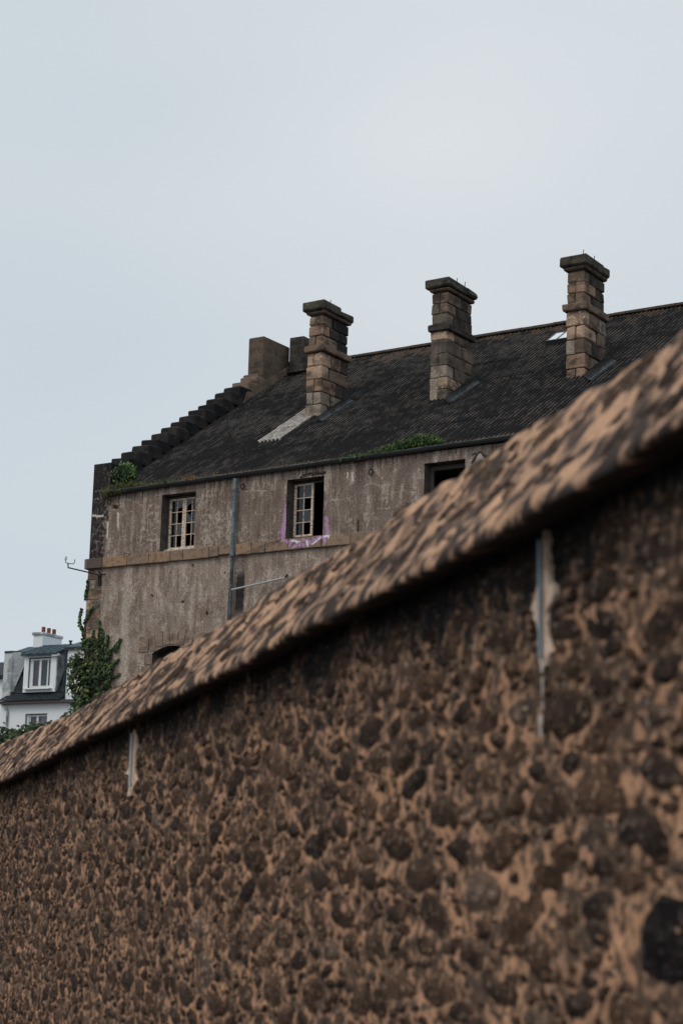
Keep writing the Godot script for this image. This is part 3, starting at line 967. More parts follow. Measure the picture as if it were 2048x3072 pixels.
func make_chimneys(B: Node3D) -> void:
	rng.seed = 11
	var spec := [
		[4.6, 5.14, -3.68, -5.07, [13.9, 14.78, 15.12, 15.49, 15.86, 16.24, 16.63, 17.04], "granite chimney nearest the stepped gable, tan blocks, chipped cap"],
		[8.77, 9.31, -3.62, -5.02, [13.9, 14.7, 15.06, 15.39, 15.71, 16.06, 16.4, 16.78, 17.05], "middle chimney, mostly smeared with grey cement"],
		[12.82, 13.38, -3.78, -5.06, [13.9, 14.86, 15.15, 15.47, 15.86, 16.26, 16.64, 17.05], "right hand granite chimney beside the roof hatch"]]
	var i := 0
	for c in spec:
		var x0: float = c[0]
		var x1: float = c[1]
		var z0: float = c[2]
		var z1: float = c[3]
		var P := put("chimney", box_mesh(Vector3(x0 + 0.07, 13.4, z1 + 0.07), Vector3(x1 - 0.07, 18.2, z0 - 0.07)), M.joint, B, Vector3.ZERO, c[5])
		var lows := [[M.tan, M.tan2, M.tan, M.grey, M.tan], [M.cement, M.cement, M.grey, M.tan2, M.tan], [M.brown, M.tan2, M.tan2, M.tan, M.grey]][i] as Array
		var ups := [[M.tan, M.tan2, M.brown], [M.cement, M.brown, M.cement], [M.brown, M.tan2, M.brown]][i] as Array
		var ys: Array = c[4]
		for k in ys.size() - 1:
			if k == 0:
				put("chimney_base", block(Vector3(x1 - x0 + 0.03, 0.9, z0 - z1), 0.02, 0.01), M.cement, P, Vector3((x0 + x1) * 0.5, ys[1] - 0.45, (z0 + z1) * 0.5))
				continue
			chimney_course(P, x0, x1, z0, z1, ys[k], ys[k + 1], k + i, lows, [M.grey, M.brown, M.brown, M.soot] if i != 1 else [M.soot, M.cement, M.brown])
		put("chimney_band", block(Vector3(x1 - x0 + 0.14, 0.2, z0 - z1 + 0.14), 0.025, 0.012), [M.brown, M.soot, M.brown][i], P, Vector3((x0 + x1) * 0.5, 17.15, (z0 + z1) * 0.5))
		var uy := [17.25, 17.55, 17.85, 18.15]
		for k in 3:
			chimney_course(P, x0 + 0.02, x1 - 0.02, z0 - 0.02, z1 + 0.02, uy[k], uy[k + 1], k + i + 1, ups, [M.soot, M.soot, M.brown, M.soot2])
		put("chimney_corbel", block(Vector3(x1 - x0 + 0.1, 0.1, z0 - z1 + 0.1), 0.03, 0.01), M.brown, P, Vector3((x0 + x1) * 0.5, 18.24, (z0 + z1) * 0.5))
		# cap slabs side by side
		var cx0 := x0 - 0.13
		var cx1 := x1 + 0.11
		var cz0 := z0 + 0.13
		var cz1 := z1 - 0.12
		var cut := lerpf(cz0, cz1, 0.55 + 0.08 * i)
		put("cap_slab", block(Vector3(cx1 - cx0, 0.26, cz0 - cut - 0.006), 0.03, 0.016), M.cap, P, Vector3((cx0 + cx1) * 0.5, 18.415, (cz0 + cut) * 0.5))
		var drop := 0.05 if i == 0 else 0.0
		put("cap_slab", block(Vector3(cx1 - cx0 - 0.01, 0.26 - drop, cut - cz1 - 0.006), 0.04, 0.03), M.cap, P, Vector3((cx0 + cx1) * 0.5, 18.41 - drop * 0.5, (cut + cz1) * 0.5))
		for k in 2:
			var px := [x1 - 0.02, x1 + 0.02][k] as float
			var pz := lerpf(z0, z1, [[0.25, 0.3], [0.35, 0.62], [-0.05, 0.4]][i][k])
			if i == 0 and k == 1:
				continue
			put("iron_spike", tube_mesh([Vector3(px, 18.5, pz), Vector3(px + 0.02, 18.68, pz)], 0.011, 5), M.iron, P)
		# dark lead gutter on the right and its zinc strips
		var nrm := Vector3(0, 1, -ROOF_B).normalized()
		var s := stt()
		var a := Vector3(x1 + 0.02, roof_y(z0 + 0.1, x1), z0 + 0.1) + nrm * 0.062
		var b := Vector3(x1 + 0.02, roof_y(z1 - 0.1, x1), z1 - 0.1) + nrm * 0.062
		var c1 := Vector3(x1 + 0.52, roof_y(z1 + 0.55, x1), z1 + 0.55) + nrm * 0.062
		var d1 := Vector3(x1 + 0.42, roof_y(z0 + 0.62, x1), z0 + 0.62) + nrm * 0.062
		quad(s, a, b, c1, d1, nrm)
		put("chimney_soaker", s.commit(), M.black, P)
		for k in 3:
			var f0 := k / 3.0
			var f1 := (k + 0.97) / 3.0
			var p0 := d1.lerp(c1, f0) + nrm * 0.02
			var p1 := d1.lerp(c1, f1) + nrm * 0.02
			var ss := stt()
			var out := Vector3(0.065, 0, 0)
			quad(ss, p0, p1, p1 + out, p0 + out, nrm)
			quad(ss, p0 + out, p1 + out, p1 + out - nrm * 0.06, p0 + out - nrm * 0.06, Vector3(1, 0, 1))
			quad(ss, p0, p1, p1 + nrm * 0.06, p0 + nrm * 0.06, Vector3(1, 0, 1))
			put("flashing", ss.commit(), M.zinc, P)
		i += 1

func make_fittings(B: Node3D) -> void:
	# half-round gutter in lengths, climbing slightly to the right
	var gy := func(x: float) -> float:
		return 12.575 + 0.0115 * x
	var x := 0.66
	var n := 0
	var g := Node3D.new()
	g.name = "gutter"
	B.add_child(g)
	while x < LONG - 0.2:
		var x1 := minf(x + 1.15, LONG)
		var s := stt()
		for k in 8:
			var t0 := PI * k / 8.0
			var t1 := PI * (k + 1) / 8.0
			var r := 0.085
			var sag := 0.004 * sin(n * 2.3)
			var p := func(xx: float, t: float) -> Vector3:
				return Vector3(xx, gy.call(xx) - sin(t) * r + sag, 0.1 + cos(t) * r)
			quad(s, p.call(x, t0), p.call(x1, t0), p.call(x1, t1), p.call(x, t1), Vector3(0, -sin((t0 + t1) * 0.5), cos((t0 + t1) * 0.5)))
		put("gutter_length", s.commit(), M.gutter, g)
		put("gutter_rim", tube_mesh([Vector3(x, gy.call(x) + 0.004, 0.188), Vector3(x1, gy.call(x1) + 0.004, 0.188)], 0.013, 6), M.zinc, g)
		var c := stt()
		for k in 6:
			var t0 := PI * k / 6.0
			var t1 := PI * (k + 1) / 6.0
			quad(c, Vector3(x1 - 0.03, gy.call(x1) - sin(t0) * 0.093, 0.1 + cos(t0) * 0.093), Vector3(x1 + 0.02, gy.call(x1) - sin(t0) * 0.093, 0.1 + cos(t0) * 0.093), Vector3(x1 + 0.02, gy.call(x1) - sin(t1) * 0.093, 0.1 + cos(t1) * 0.093), Vector3(x1 - 0.03, gy.call(x1) - sin(t1) * 0.093, 0.1 + cos(t1) * 0.093), Vector3(0, -sin(t0 + 0.2), cos(t0 + 0.2)))
		put("gutter_bracket", c.commit(), M.gutter, g)
		x = x1
		n += 1
	# rain pipe: blue grey upper part, older lower part
	var pipe := put("rain_pipe", tube_mesh([Vector3(5.05, 12.52, 0.1), Vector3(5.045, 10.43, 0.12)], 0.052, 12), M.pipe, B, Vector3.ZERO, "blue grey rain pipe")
	put("rain_pipe_foot", tube_mesh([Vector3(5.045, 10.44, 0.1), Vector3(5.03, 6.0, 0.1)], 0.047, 12), mottled(srgb(100, 108, 112), srgb(66, 70, 74), srgb(150, 156, 158), 0.45, 0.2, 24, 1.2, 0.02, 0.06, 0.0), B)
	for y in [12.2, 10.93, 10.46]:
		put("pipe_collar", tube_mesh([Vector3(5.048, y - 0.025, 0.11), Vector3(5.048, y + 0.025, 0.11)], 0.06, 12), M.pipe, pipe)
	put("thin_pipe", tube_mesh([Vector3(4.94, 9.5, 0.05), Vector3(4.93, 6.0, 0.05)], 0.014, 6), M.zinc, B)
	put("steel_rail", tube_mesh([Vector3(5.08, 9.52, 0.12), Vector3(6.78, 9.72, 0.12)], 0.026, 8), plain(ph(138, 140, 141), 0.5), B)
	put("rail_bracket", tube_mesh([Vector3(6.76, 9.82, 0.0), Vector3(6.78, 9.72, 0.12)], 0.022, 6), M.iron, B)
	# iron tie rings
	for r in [[0.67, 12.31], [5.26, 12.29], [9.28, 12.27]]:
		var pts := []
		for k in 15:
			var t := TAU * k / 14.0
			pts.append(Vector3(r[0] + cos(t) * 0.055, r[1] + sin(t) * 0.075, 0.05 + 0.012 * sin(t)))
		var s := stt()
		tube(s, pts, 0.014, 6, false)
		tube(s, [Vector3(r[0], r[1] + 0.08, -0.02), Vector3(r[0], r[1] + 0.075, 0.07)], 0.02, 6)
		put("iron_ring", s.commit(), M.iron, B)
	# bent hook and a clip on the course
	put("iron_hook", tube_mesh([Vector3(0.62, 10.28, 0.0), Vector3(0.6, 10.25, 0.14), Vector3(0.56, 10.3, 0.2), Vector3(0.55, 10.38, 0.19)], 0.02, 6), M.iron, B)
	put("cable_clip", tube_mesh([Vector3(1.32, 10.75, 0.11), Vector3(1.42, 10.8, 0.13), Vector3(1.55, 10.75, 0.11)], 0.014, 6), M.zinc, B)
	# thin cable looping from the pipe to the second window
	put("cable", tube_mesh([Vector3(5.1, 10.42, 0.15), Vector3(5.4, 10.46, 0.16), Vector3(5.8, 10.54, 0.15), Vector3(6.2, 10.66, 0.14), Vector3(6.6, 10.75, 0.12)], 0.009, 5), M.zinc, B)
	put("cable", tube_mesh([Vector3(6.55, 12.55, 0.2), Vector3(6.57, 12.4, 0.1), Vector3(6.6, 12.3, 0.02)], 0.007, 5), M.zinc, B)
	# wrought bracket with a porcelain insulator at the corner
	var arm := put("insulator_bracket", tube_mesh([Vector3(0.47, 10.2, 0.03), Vector3(0.42, 10.27, 0.12), Vector3(-0.65, 10.54, 0.12), Vector3(-0.66, 10.66, 0.12)], 0.02, 7), M.iron, B, Vector3.ZERO, "wrought iron arm reaching past the corner")
	put("fork", tube_mesh([Vector3(-0.76, 10.8, 0.12), Vector3(-0.75, 10.7, 0.12), Vector3(-0.66, 10.66, 0.12), Vector3(-0.62, 10.655, 0.12), Vector3(-0.45, 10.63, 0.12), Vector3(-0.42, 10.67, 0.12), Vector3(-0.415, 10.76, 0.12)], 0.012, 6), M.iron, arm)
	put("insulator", tube_mesh([Vector3(-0.76, 10.77, 0.12), Vector3(-0.76, 10.82, 0.12), Vector3(-0.76, 10.86, 0.12)], 0.036, 8), M.pvc, arm)
	put("arm_plate", box_mesh(Vector3(0.4, 9.98, 0.02), Vector3(0.5, 10.28, 0.045)), M.iron, arm)

# ------------------------------------------------------------------ the white house below
func make_white_house() -> void:
	rng.seed = 12
	var W := base("white_house", FAR_AT, FAR_TURN, "white rendered house with dark slate mansard and dormer, left behind the ivy", "house")
	var s := stt()
	var hole := Rect2(1.41, 8.05, 1.23, 1.445)
	var xs := [0.0, 1.41, 2.64, 9.0]
	var ys := [-0.3, 8.05, 9.495, 10.02]
	for a in 3:
		for b in 3:
			if a == 1 and b == 1:
				continue
			quad(s, Vector3(xs[a], ys[b], 0), Vector3(xs[a + 1], ys[b], 0), Vector3(xs[a + 1], ys[b + 1], 0), Vector3(xs[a], ys[b + 1], 0), Vector3.BACK)
	quad(s, Vector3(0, -0.3, 0), Vector3(0, 10.02, 0), Vector3(0, 10.02, -8), Vector3(0, -0.3, -8), Vector3.LEFT)
	quad(s, Vector3(9, -0.3, 0), Vector3(9, 10.02, 0), Vector3(9, 10.02, -8), Vector3(9, -0.3, -8), Vector3.RIGHT)
	quad(s, Vector3(0, -0.3, -8), Vector3(9, -0.3, -8), Vector3(9, 12.4, -8), Vector3(0, 12.4, -8), Vector3.FORWARD)
	put("wall", s.commit(), M.white_wall, W)
	house_window(W, 1.41, 2.64, 8.05, 9.495, 0.0, 0.22)
	put("window_shutter_frame", box_mesh(Vector3(1.43, 8.06, -0.16), Vector3(1.53, 9.48, -0.1)), M.pvc, W)
	# eave board, gutter and rain pipe
	put("eave_board", box_mesh(Vector3(0.05, 9.94, 0.005), Vector3(9.0, 10.06, 0.28)), M.eave_board, W)
	var pipe := put("rain_pipe", tube_mesh([Vector3(0.18, 9.98, 0.2), Vector3(0.2, 9.88, 0.2), Vector3(0.36, 9.76, 0.08), Vector3(0.42, 9.62, 0.06), Vector3(0.42, 6.0, 0.06)], 0.05, 8), M.white_stained, W)
	put("vent_cap", tube_mesh([Vector3(0.24, 9.12, 0.0), Vector3(0.24, 9.12, 0.06)], 0.035, 8), M.iron, W)
	# flared slate skirt, slate by slate in rows
	var sk := put("slate_skirt", box_mesh(Vector3(0.3, 10.08, -0.3), Vector3(3.5, 10.12, 0.25)), M.slate, W)
	for r in 5:
		var y0 := 10.06 + r * 0.085
		var z0 := 0.34 - r * 0.1
		var x := 0.04 + r * 0.09
		while x < 3.5:
			var w := 0.22 + rng.randf_range(-0.02, 0.02)
			var ss := stt()
			var lift := rng.randf_range(0.0, 0.012)
			var p := [Vector3(x, y0 + 0.012 + lift, z0), Vector3(minf(x + w - 0.008, 3.56), y0 + 0.012 + lift, z0), Vector3(minf(x + w - 0.008, 3.56), y0 + 0.11, z0 - 0.12), Vector3(x, y0 + 0.11, z0 - 0.12)]
			quad(ss, p[0], p[1], p[2], p[3], Vector3(0, 1, 1))
			quad(ss, p[0], p[1], p[1] - Vector3(0, 0.014, 0.004), p[0] - Vector3(0, 0.014, 0.004), Vector3(0, 0, 1))
			put("slate", ss.commit(), M.slate, sk)
			x += w
	# steep slate mansard face
	s = stt()
	quad(s, Vector3(0.3, 10.45, -0.1), Vector3(3.58, 10.45, -0.1), Vector3(3.58, 12.4, -0.85), Vector3(0.3, 12.4, -0.85), Vector3(0, 0.3, 1))
	var man := put("mansard", s.commit(), M.slate, W)
	for r in 11:
		var y0 := 10.46 + r * 0.175
		var z0 := -0.095 - r * 0.0675
		for side in [[0.48, 1.2], [3.0, 3.56]]:
			var x: float = side[0] + (0.1 if r % 2 else 0.0)
			while x < side[1] - 0.02:
				var x1: float = minf(x + 0.2, side[1])
				var ss := stt()
				quad(ss, Vector3(x, y0, z0 + 0.016), Vector3(x1 - 0.006, y0, z0 + 0.016), Vector3(x1 - 0.006, y0 + 0.19, z0 - 0.065), Vector3(x, y0 + 0.19, z0 - 0.065), Vector3(0, 0.3, 1))
				put("slate", ss.commit(), M.slate, man)
				x = x1
	# left party wall: raised, with a sloping stained inner cheek
	s = stt()
	prism_zy(s, PackedVector2Array([Vector2(0.0, 10.05), Vector2(0.0, 12.33), Vector2(-0.9, 12.42), Vector2(-3.0, 12.75), Vector2(-8.0, 12.45), Vector2(-8.0, 10.05)]), 0.0, 0.46)
	put("party_wall", s.commit(), M.white_stained, W, Vector3.ZERO, "stained white party wall end")
	# sloping cheek between party wall and slates
	s = stt()
	tri(s, Vector3(0.462, 12.33, -0.02), Vector3(0.462, 10.52, -0.02), Vector3(0.95, 12.33, -0.6), Vector3(1, 0, 1))
	tri(s, Vector3(0.95, 12.33, -0.6), Vector3(0.462, 10.52, -0.02), Vector3(0.55, 10.52, -0.1), Vector3(1, 0, 1))
	put("stained_cheek", s.commit(), M.white_stained, W)
	# dormer
	var D := Node3D.new()
	D.name = "dormer"
	W.add_child(D)
	s = stt()
	var dh := [1.45, 2.7, 10.66, 12.03]
	for r in [[1.19, 1.45, 10.46, 12.2], [2.7, 3.0, 10.46, 12.2], [1.45, 2.7, 12.03, 12.2], [1.45, 2.7, 10.46, 10.66]]:
		box(s, Vector3(r[0], r[2], -0.16), Vector3(r[1], r[3], 0.03))
	prism_zy(s, PackedVector2Array([Vector2(-0.161, 10.46), Vector2(-0.161, 12.2), Vector2(-1.0, 12.2)]), 1.2, 1.26)
	put("dormer_front", s.commit(), M.white_wall, D)
	s = stt()
	prism_zy(s, PackedVector2Array([Vector2(0.03, 10.6), Vector2(0.03, 12.18), Vector2(-1.0, 12.2), Vector2(-0.15, 10.5)]), 3.001, 3.05)
	put("dormer_cheek", s.commit(), M.white_stained, D)
	put("dormer_sill", block(Vector3(1.5, 0.07, 0.2), 0.01, 0.004), M.pvc, D, Vector3(2.08, 10.6, 0.1))
	put("dormer_cornice", block(Vector3(0.35, 0.12, 0.2), 0.015, 0.004), M.pvc, D, Vector3(3.0, 12.1, 0.1))
	house_window(W, 1.45, 2.7, 10.66, 12.03, 0.02, 0.16)
	put("dormer_shutter_frame", box_mesh(Vector3(1.47, 10.68, -0.12), Vector3(1.6, 12.0, -0.06)), M.pvc, D)
	# standing seam zinc roof over the dormer and along the ridge
	s = stt()
	var zr := func(x: float, z: float) -> Vector3:
		return Vector3(x, 12.2 + (0.22 - z) * 0.37, z)
	quad(s, zr.call(1.1, 0.22), zr.call(3.15, 0.22), zr.call(3.15, -1.45), zr.call(1.1, -1.45), Vector3.UP)
	quad(s, zr.call(1.1, 0.22), zr.call(3.15, 0.22), zr.call(3.15, 0.22) - Vector3(0, 0.09, 0), zr.call(1.1, 0.22) - Vector3(0, 0.09, 0), Vector3.BACK)
	quad(s, zr.call(3.15, 0.22), zr.call(3.15, -1.45), zr.call(3.15, -1.45) - Vector3(0, 0.12, 0), zr.call(3.15, 0.22) - Vector3(0, 0.12, 0), Vector3.RIGHT)
	quad(s, Vector3(0.0, 12.4, -0.5), Vector3(9.0, 12.4, -0.5), Vector3(9.0, 12.86, -1.7), Vector3(0.0, 12.82, -1.7), Vector3.UP)
	quad(s, Vector3(0.0, 12.82, -1.7), Vector3(9.0, 12.86, -1.7), Vector3(9.0, 12.3, -8.0), Vector3(0.0, 12.3, -8.0), Vector3.UP)
	quad(s, Vector3(0.0, 12.4, 0.02), Vector3(0.47, 12.4, 0.02), Vector3(0.47, 12.46, -0.9), Vector3(0.0, 12.46, -0.9), Vector3.UP)
	quad(s, Vector3(0.0, 12.4, 0.02), Vector3(0.47, 12.4, 0.02), Vector3(0.47, 12.3, 0.02), Vector3(0.0, 12.3, 0.02), Vector3.BACK)
	var zn := put("zinc_roof", s.commit(), M.dark_zinc, W)
	for k in 6:
		var x := 1.2 + k * 0.38
		put("roof_seam", tube_mesh([zr.call(x, 0.22) + Vector3(0, 0.012, 0), zr.call(x, -1.4) + Vector3(0, 0.012, 0)], 0.014, 5), M.dark_zinc, zn)
	put("roof_vent", tube_mesh([Vector3(2.72, 12.5, -1.3), Vector3(2.72, 12.9, -1.3)], 0.05, 8), M.dark_zinc, zn)
	put("roof_vent_hood", tube_mesh([Vector3(2.72, 12.89, -1.3), Vector3(2.72, 12.95, -1.3)], 0.085, 8), M.dark_zinc, zn)
	# right bay: the facade carries on up to a higher eave
	s = stt()
	box(s, Vector3(3.58, 10.07, -0.9), Vector3(9.0, 12.34, 0.0))
	put("bay_wall", s.commit(), M.white_wall, W)
	put("bay_eave", box_mesh(Vector3(3.5, 12.3, -0.1), Vector3(9.0, 12.42, 0.12)), M.eave_board, W)
	s = stt()
	quad(s, Vector3(3.48, 12.43, 0.14), Vector3(9.0, 12.43, 0.14), Vector3(9.0, 12.9, -1.5), Vector3(3.1, 12.9, -1.5), Vector3.UP)
	quad(s, Vector3(3.48, 12.43, 0.14), Vector3(9.0, 12.43, 0.14), Vector3(9.0, 12.36, 0.14), Vector3(3.48, 12.36, 0.14), Vector3.BACK)
	put("bay_roof", s.commit(), M.dark_zinc, W)
	put("valley_pipe", tube_mesh([Vector3(3.52, 12.4, 0.06), Vector3(3.5, 10.4, 0.06)], 0.045, 8), M.dark_zinc, W)
	# chimney with three pots
	var ch := put("chimney", box_mesh(Vector3(0.42, 12.4, -2.95), Vector3(0.95, 13.32, -1.5)), M.white_wall, W, Vector3.ZERO, "white chimney with three terracotta pots")
	ch.position = Vector3(0, 0, 0)
	put("chimney_cap", block(Vector3(0.64, 0.13, 1.58), 0.02, 0.01), M.white_stained, ch, Vector3(0.68, 13.38, -2.22))
	for k in 3:
		var z := [-1.85, -2.25, -2.65][k] as float
		put("chimney_pot", tube_mesh([Vector3(0.7, 13.42, z), Vector3(0.7, 13.74, z)], 0.09, 10), M.terracotta, ch)
	var c2 := put("chimney", box_mesh(Vector3(4.2, 12.4, -3.6), Vector3(4.9, 12.98, -1.8)), M.white_wall, W, Vector3.ZERO, "second white chimney, half hidden by ivy")
	put("chimney_cap", block(Vector3(0.9, 0.08, 2.0), 0.01, 0.005), M.cap, c2, Vector3(4.5, 13.0, -2.7))
	put("chimney_pot", tube_mesh([Vector3(4.75, 13.02, -2.1), Vector3(4.75, 13.35, -2.1)], 0.11, 10), M.terracotta, c2)

func house_window(W: Node3D, x0: float, x1: float, y0: float, y1: float, z: float, deep: float) -> void:
	var s := stt()
	quad(s, Vector3(x0, y0, z), Vector3(x0, y1, z), Vector3(x0, y1, z - deep), Vector3(x0, y0, z - deep), Vector3.RIGHT)
	quad(s, Vector3(x1, y0, z), Vector3(x1, y1, z), Vector3(x1, y1, z - deep), Vector3(x1, y0, z - deep), Vector3.LEFT)
	quad(s, Vector3(x0, y1, z), Vector3(x1, y1, z), Vector3(x1, y1, z - deep), Vector3(x0, y1, z - deep), Vector3.DOWN)
	quad(s, Vector3(x0, y0, z), Vector3(x1, y0, z), Vector3(x1, y0, z - deep), Vector3(x0, y0, z - deep), Vector3.UP)
	# dark room behind
	box(s, Vector3(x0 - 0.3, y0 - 0.3, z - deep - 1.6), Vector3(x1 + 0.3, y1 + 0.3, z - deep - 1.5))
	box(s, Vector3(x0 - 0.3, y0 - 0.3, z - deep - 1.49), Vector3(x0 - 0.2, y1 + 0.3, z - deep))
	box(s, Vector3(x1 + 0.2, y0 - 0.3, z - deep - 1.49), Vector3(x1 + 0.3, y1 + 0.3, z - deep))
	box(s, Vector3(x0 - 0.19, y1 + 0.2, z - deep - 1.49), Vector3(x1 + 0.19, y1 + 0.3, z - deep))
	box(s, Vector3(x0 - 0.19, y0 - 0.3, z - deep - 1.49), Vector3(x1 + 0.19, y0 - 0.2, z - deep))
	var w := put("window", s.commit(), plain(srgb(190, 196, 202), 0.9), W)
	var f := z - deep + 0.02
	var fs := stt()
	var fx0 := x0 + 0.12
	box(fs, Vector3(fx0, y0, f), Vector3(fx0 + 0.07, y1 - 0.04, f + 0.05))
	box(fs, Vector3(x1 - 0.09, y0, f), Vector3(x1 - 0.02, y1 - 0.04, f + 0.05))
	box(fs, Vector3(fx0 + 0.07, y1 - 0.11, f), Vector3(x1 - 0.09, y1 - 0.041, f + 0.049))
	box(fs, Vector3(fx0 + 0.07, y0, f), Vector3(x1 - 0.09, y0 + 0.09, f + 0.049))
	var xm := lerpf(fx0, x1, 0.42)
	box(fs, Vector3(xm - 0.055, y0 + 0.09, f - 0.002), Vector3(xm + 0.055, y1 - 0.11, f + 0.055))
	var xr := lerpf(fx0, x1, 0.8)
	if y0 > 10.0:
		box(fs, Vector3(xr - 0.03, y0 + 0.09, f - 0.002), Vector3(xr + 0.03, y1 - 0.11, f + 0.052))
	put("window_frame", fs.commit(), M.pvc, w)
	var g := stt()
	quad(g, Vector3(fx0 + 0.07, y0 + 0.09, f + 0.02), Vector3(x1 - 0.09, y0 + 0.09, f + 0.02), Vector3(x1 - 0.09, y1 - 0.11, f + 0.02), Vector3(fx0 + 0.07, y1 - 0.11, f + 0.02), Vector3.BACK)
	var gm: StandardMaterial3D = M.glass_dirty.duplicate()
	gm.albedo_color = Color(0.3, 0.38, 0.46, 0.3)
	put("pane", g.commit(), gm, w)
	# curtains hang in soft folds
	for c in ([[xm - 0.24, xm - 0.07, M.lilac], [xr - 0.02, x1 - 0.1, M.lilac], [fx0 + 0.08, xm - 0.22, M.curtain]] if y0 > 10.0 else [[fx0 + 0.1, xm - 0.05, M.curtain], [xm + 0.07, x1 - 0.12, M.lilac]]):
		var cs := stt()
		var n := 14
		for k in n:
			var a := lerpf(c[0], c[1], float(k) / n)
			var b := lerpf(c[0], c[1], float(k + 1) / n)
			quad(cs, Vector3(a, y0 + 0.02, f - 0.12 + 0.02 * sin(k * 1.7)), Vector3(b, y0 + 0.02, f - 0.12 + 0.02 * sin((k + 1) * 1.7)), Vector3(b, y1 - 0.05, f - 0.12 + 0.02 * sin((k + 1) * 1.7)), Vector3(a, y1 - 0.05, f - 0.12 + 0.02 * sin(k * 1.7)), Vector3.BACK)
		put("curtain", cs.commit(), c[2], w)

func make_neighbour() -> void:
	var at := Transform3D(Basis(Vector3.UP, deg_to_rad(FAR_TURN)), FAR_AT) * Vector3(-6.35, 0, -1.6)
	var N := base("neighbour_house", at, FAR_TURN, "white house cut by the left frame edge, beyond the slate mansard house", "house")
	var s := stt()
	box(s, Vector3(0, -0.3, -6), Vector3(5.6, 11.35, 0))
	put("wall", s.commit(), M.white_wall, N)
	s = stt()
	prism_zy(s, PackedVector2Array([Vector2(0.25, 11.36), Vector2(0.25, 11.5), Vector2(-3.0, 12.6), Vector2(-6.2, 11.36)]), -0.1, 5.75)
	var r := put("roof", s.commit(), M.slate, N)
	put("chimney", box_mesh(Vector3(5.0, 11.3, -2.4), Vector3(5.5, 12.6, -1.4)), M.white_stained, r)
	put("chimney_cap", block(Vector3(0.66, 0.3, 1.2), 0.02, 0.01), M.cap, r, Vector3(5.26, 12.75, -1.9))
	# wall lamp arm, seen at the frame edge
	var L := base("wall_lamp", Transform3D(Basis(Vector3.UP, deg_to_rad(FAR_TURN)), FAR_AT) * Vector3(0.0, 8.55, 0.02), FAR_TURN, "dark green lamp arm on the white house beside its rain pipe", "lamp")
	put("lamp_arm", tube_mesh([Vector3(0.02, 0.02, 0.0), Vector3(0.02, 0.02, 0.2), Vector3(0.1, 0.0, 0.2)], 0.03, 6), M.dark_zinc, L)
	put("lamp_stem", tube_mesh([Vector3(0.14, -0.16, 0.2), Vector3(0.14, 0.12, 0.2)], 0.045, 8), M.dark_zinc, L)

# ------------------------------------------------------------------ plants
func leaf_mesh(kind: int) -> ArrayMesh:
	var s := stt()
	var outline: PackedVector2Array
	if kind == 0:     # lobed ivy leaf
		outline = PackedVector2Array([Vector2(0, -0.45), Vector2(0.42, -0.4), Vector2(0.5, 0.0), Vector2(0.26, 0.08), Vector2(0, 0.6), Vector2(-0.26, 0.08), Vector2(-0.5, 0.0), Vector2(-0.42, -0.4)])
	elif kind == 1:   # oval leaf
		outline = PackedVector2Array([Vector2(0, -0.6), Vector2(0.24, -0.2), Vector2(0.26, 0.2), Vector2(0, 0.62), Vector2(-0.26, 0.2), Vector2(-0.24, -0.2)])
	else:             # grass blade
		outline = PackedVector2Array([Vector2(-0.06, -0.5), Vector2(0.06, -0.5), Vector2(0.05, 0.1), Vector2(0, 0.75), Vector2(-0.05, 0.1)])
	for k in outline.size():
		var a := outline[k]
		var b := outline[(k + 1) % outline.size()]
		var fold := func(p: Vector2) -> Vector3:
			return Vector3(p.x, p.y, -absf(p.x) * 0.45 - p.y * p.y * 0.35)
		tri(s, Vector3(0, -0.02, 0.0), fold.call(a), fold.call(b), Vector3.BACK)
	return s.commit()

func foliage(parent: Node3D, called: String, kind: int, xf: Array, cols: Array, mat: Material) -> void:
	var mm := MultiMesh.new()
	mm.transform_format = MultiMesh.TRANSFORM_3D
	mm.use_colors = true
	mm.mesh = leaf_mesh(kind)
	mm.instance_count = xf.size()
	for k in xf.size():
		mm.set_instance_transform(k, xf[k])
		mm.set_instance_color(k, cols[k])
	var o := MultiMeshInstance3D.new()
	o.name = numbered(called, parent)
	o.multimesh = mm
	o.material_override = mat
	o.set_meta("kind", "stuff")
	parent.add_child(o, true)

func leaf_at(p: Vector3, out: Vector3, size: float, loose: float) -> Transform3D:
	var n := (out + Vector3(rng.randf_range(-1, 1), rng.randf_range(-1, 1), rng.randf_range(-1, 1)) * loose).normalized()
	var down := Vector3(rng.randf_range(-0.6, 0.6), -1, rng.randf_range(-0.3, 0.5))
	var y := (down - n * down.dot(n)).normalized()
	return Transform3D(Basis(y.cross(n) * size, y * size, n * size), p)

func green(lo: Color, hi: Color) -> Color:
	var c := lo.lerp(hi, pow(rng.randf(), 1.6))
	if rng.randf() < 0.08:
		c = hi * 1.6
	return c * rng.randf_range(0.6, 1.3)

# leaves through an ellipsoid: more of them near its skin
func clump(xf: Array, cols: Array, c: Vector3, r: Vector3, n: int, size: float, lo: Color, hi: Color, loose := 0.7, front := Vector3(0, 0.25, 1)) -> void:
	for k in n:
		var d := Vector3(rng.randfn(), rng.randfn(), rng.randfn()).normalized()
		var rr := pow(rng.randf(), 0.33) * rng.randf_range(0.85, 1.12)
		var p := c + Vector3(d.x * r.x, d.y * r.y, d.z * r.z) * rr
		xf.append(leaf_at(p, (d * 0.8 + front).normalized(), size * rng.randf_range(0.6, 1.3), loose))
		cols.append(green(lo, hi))

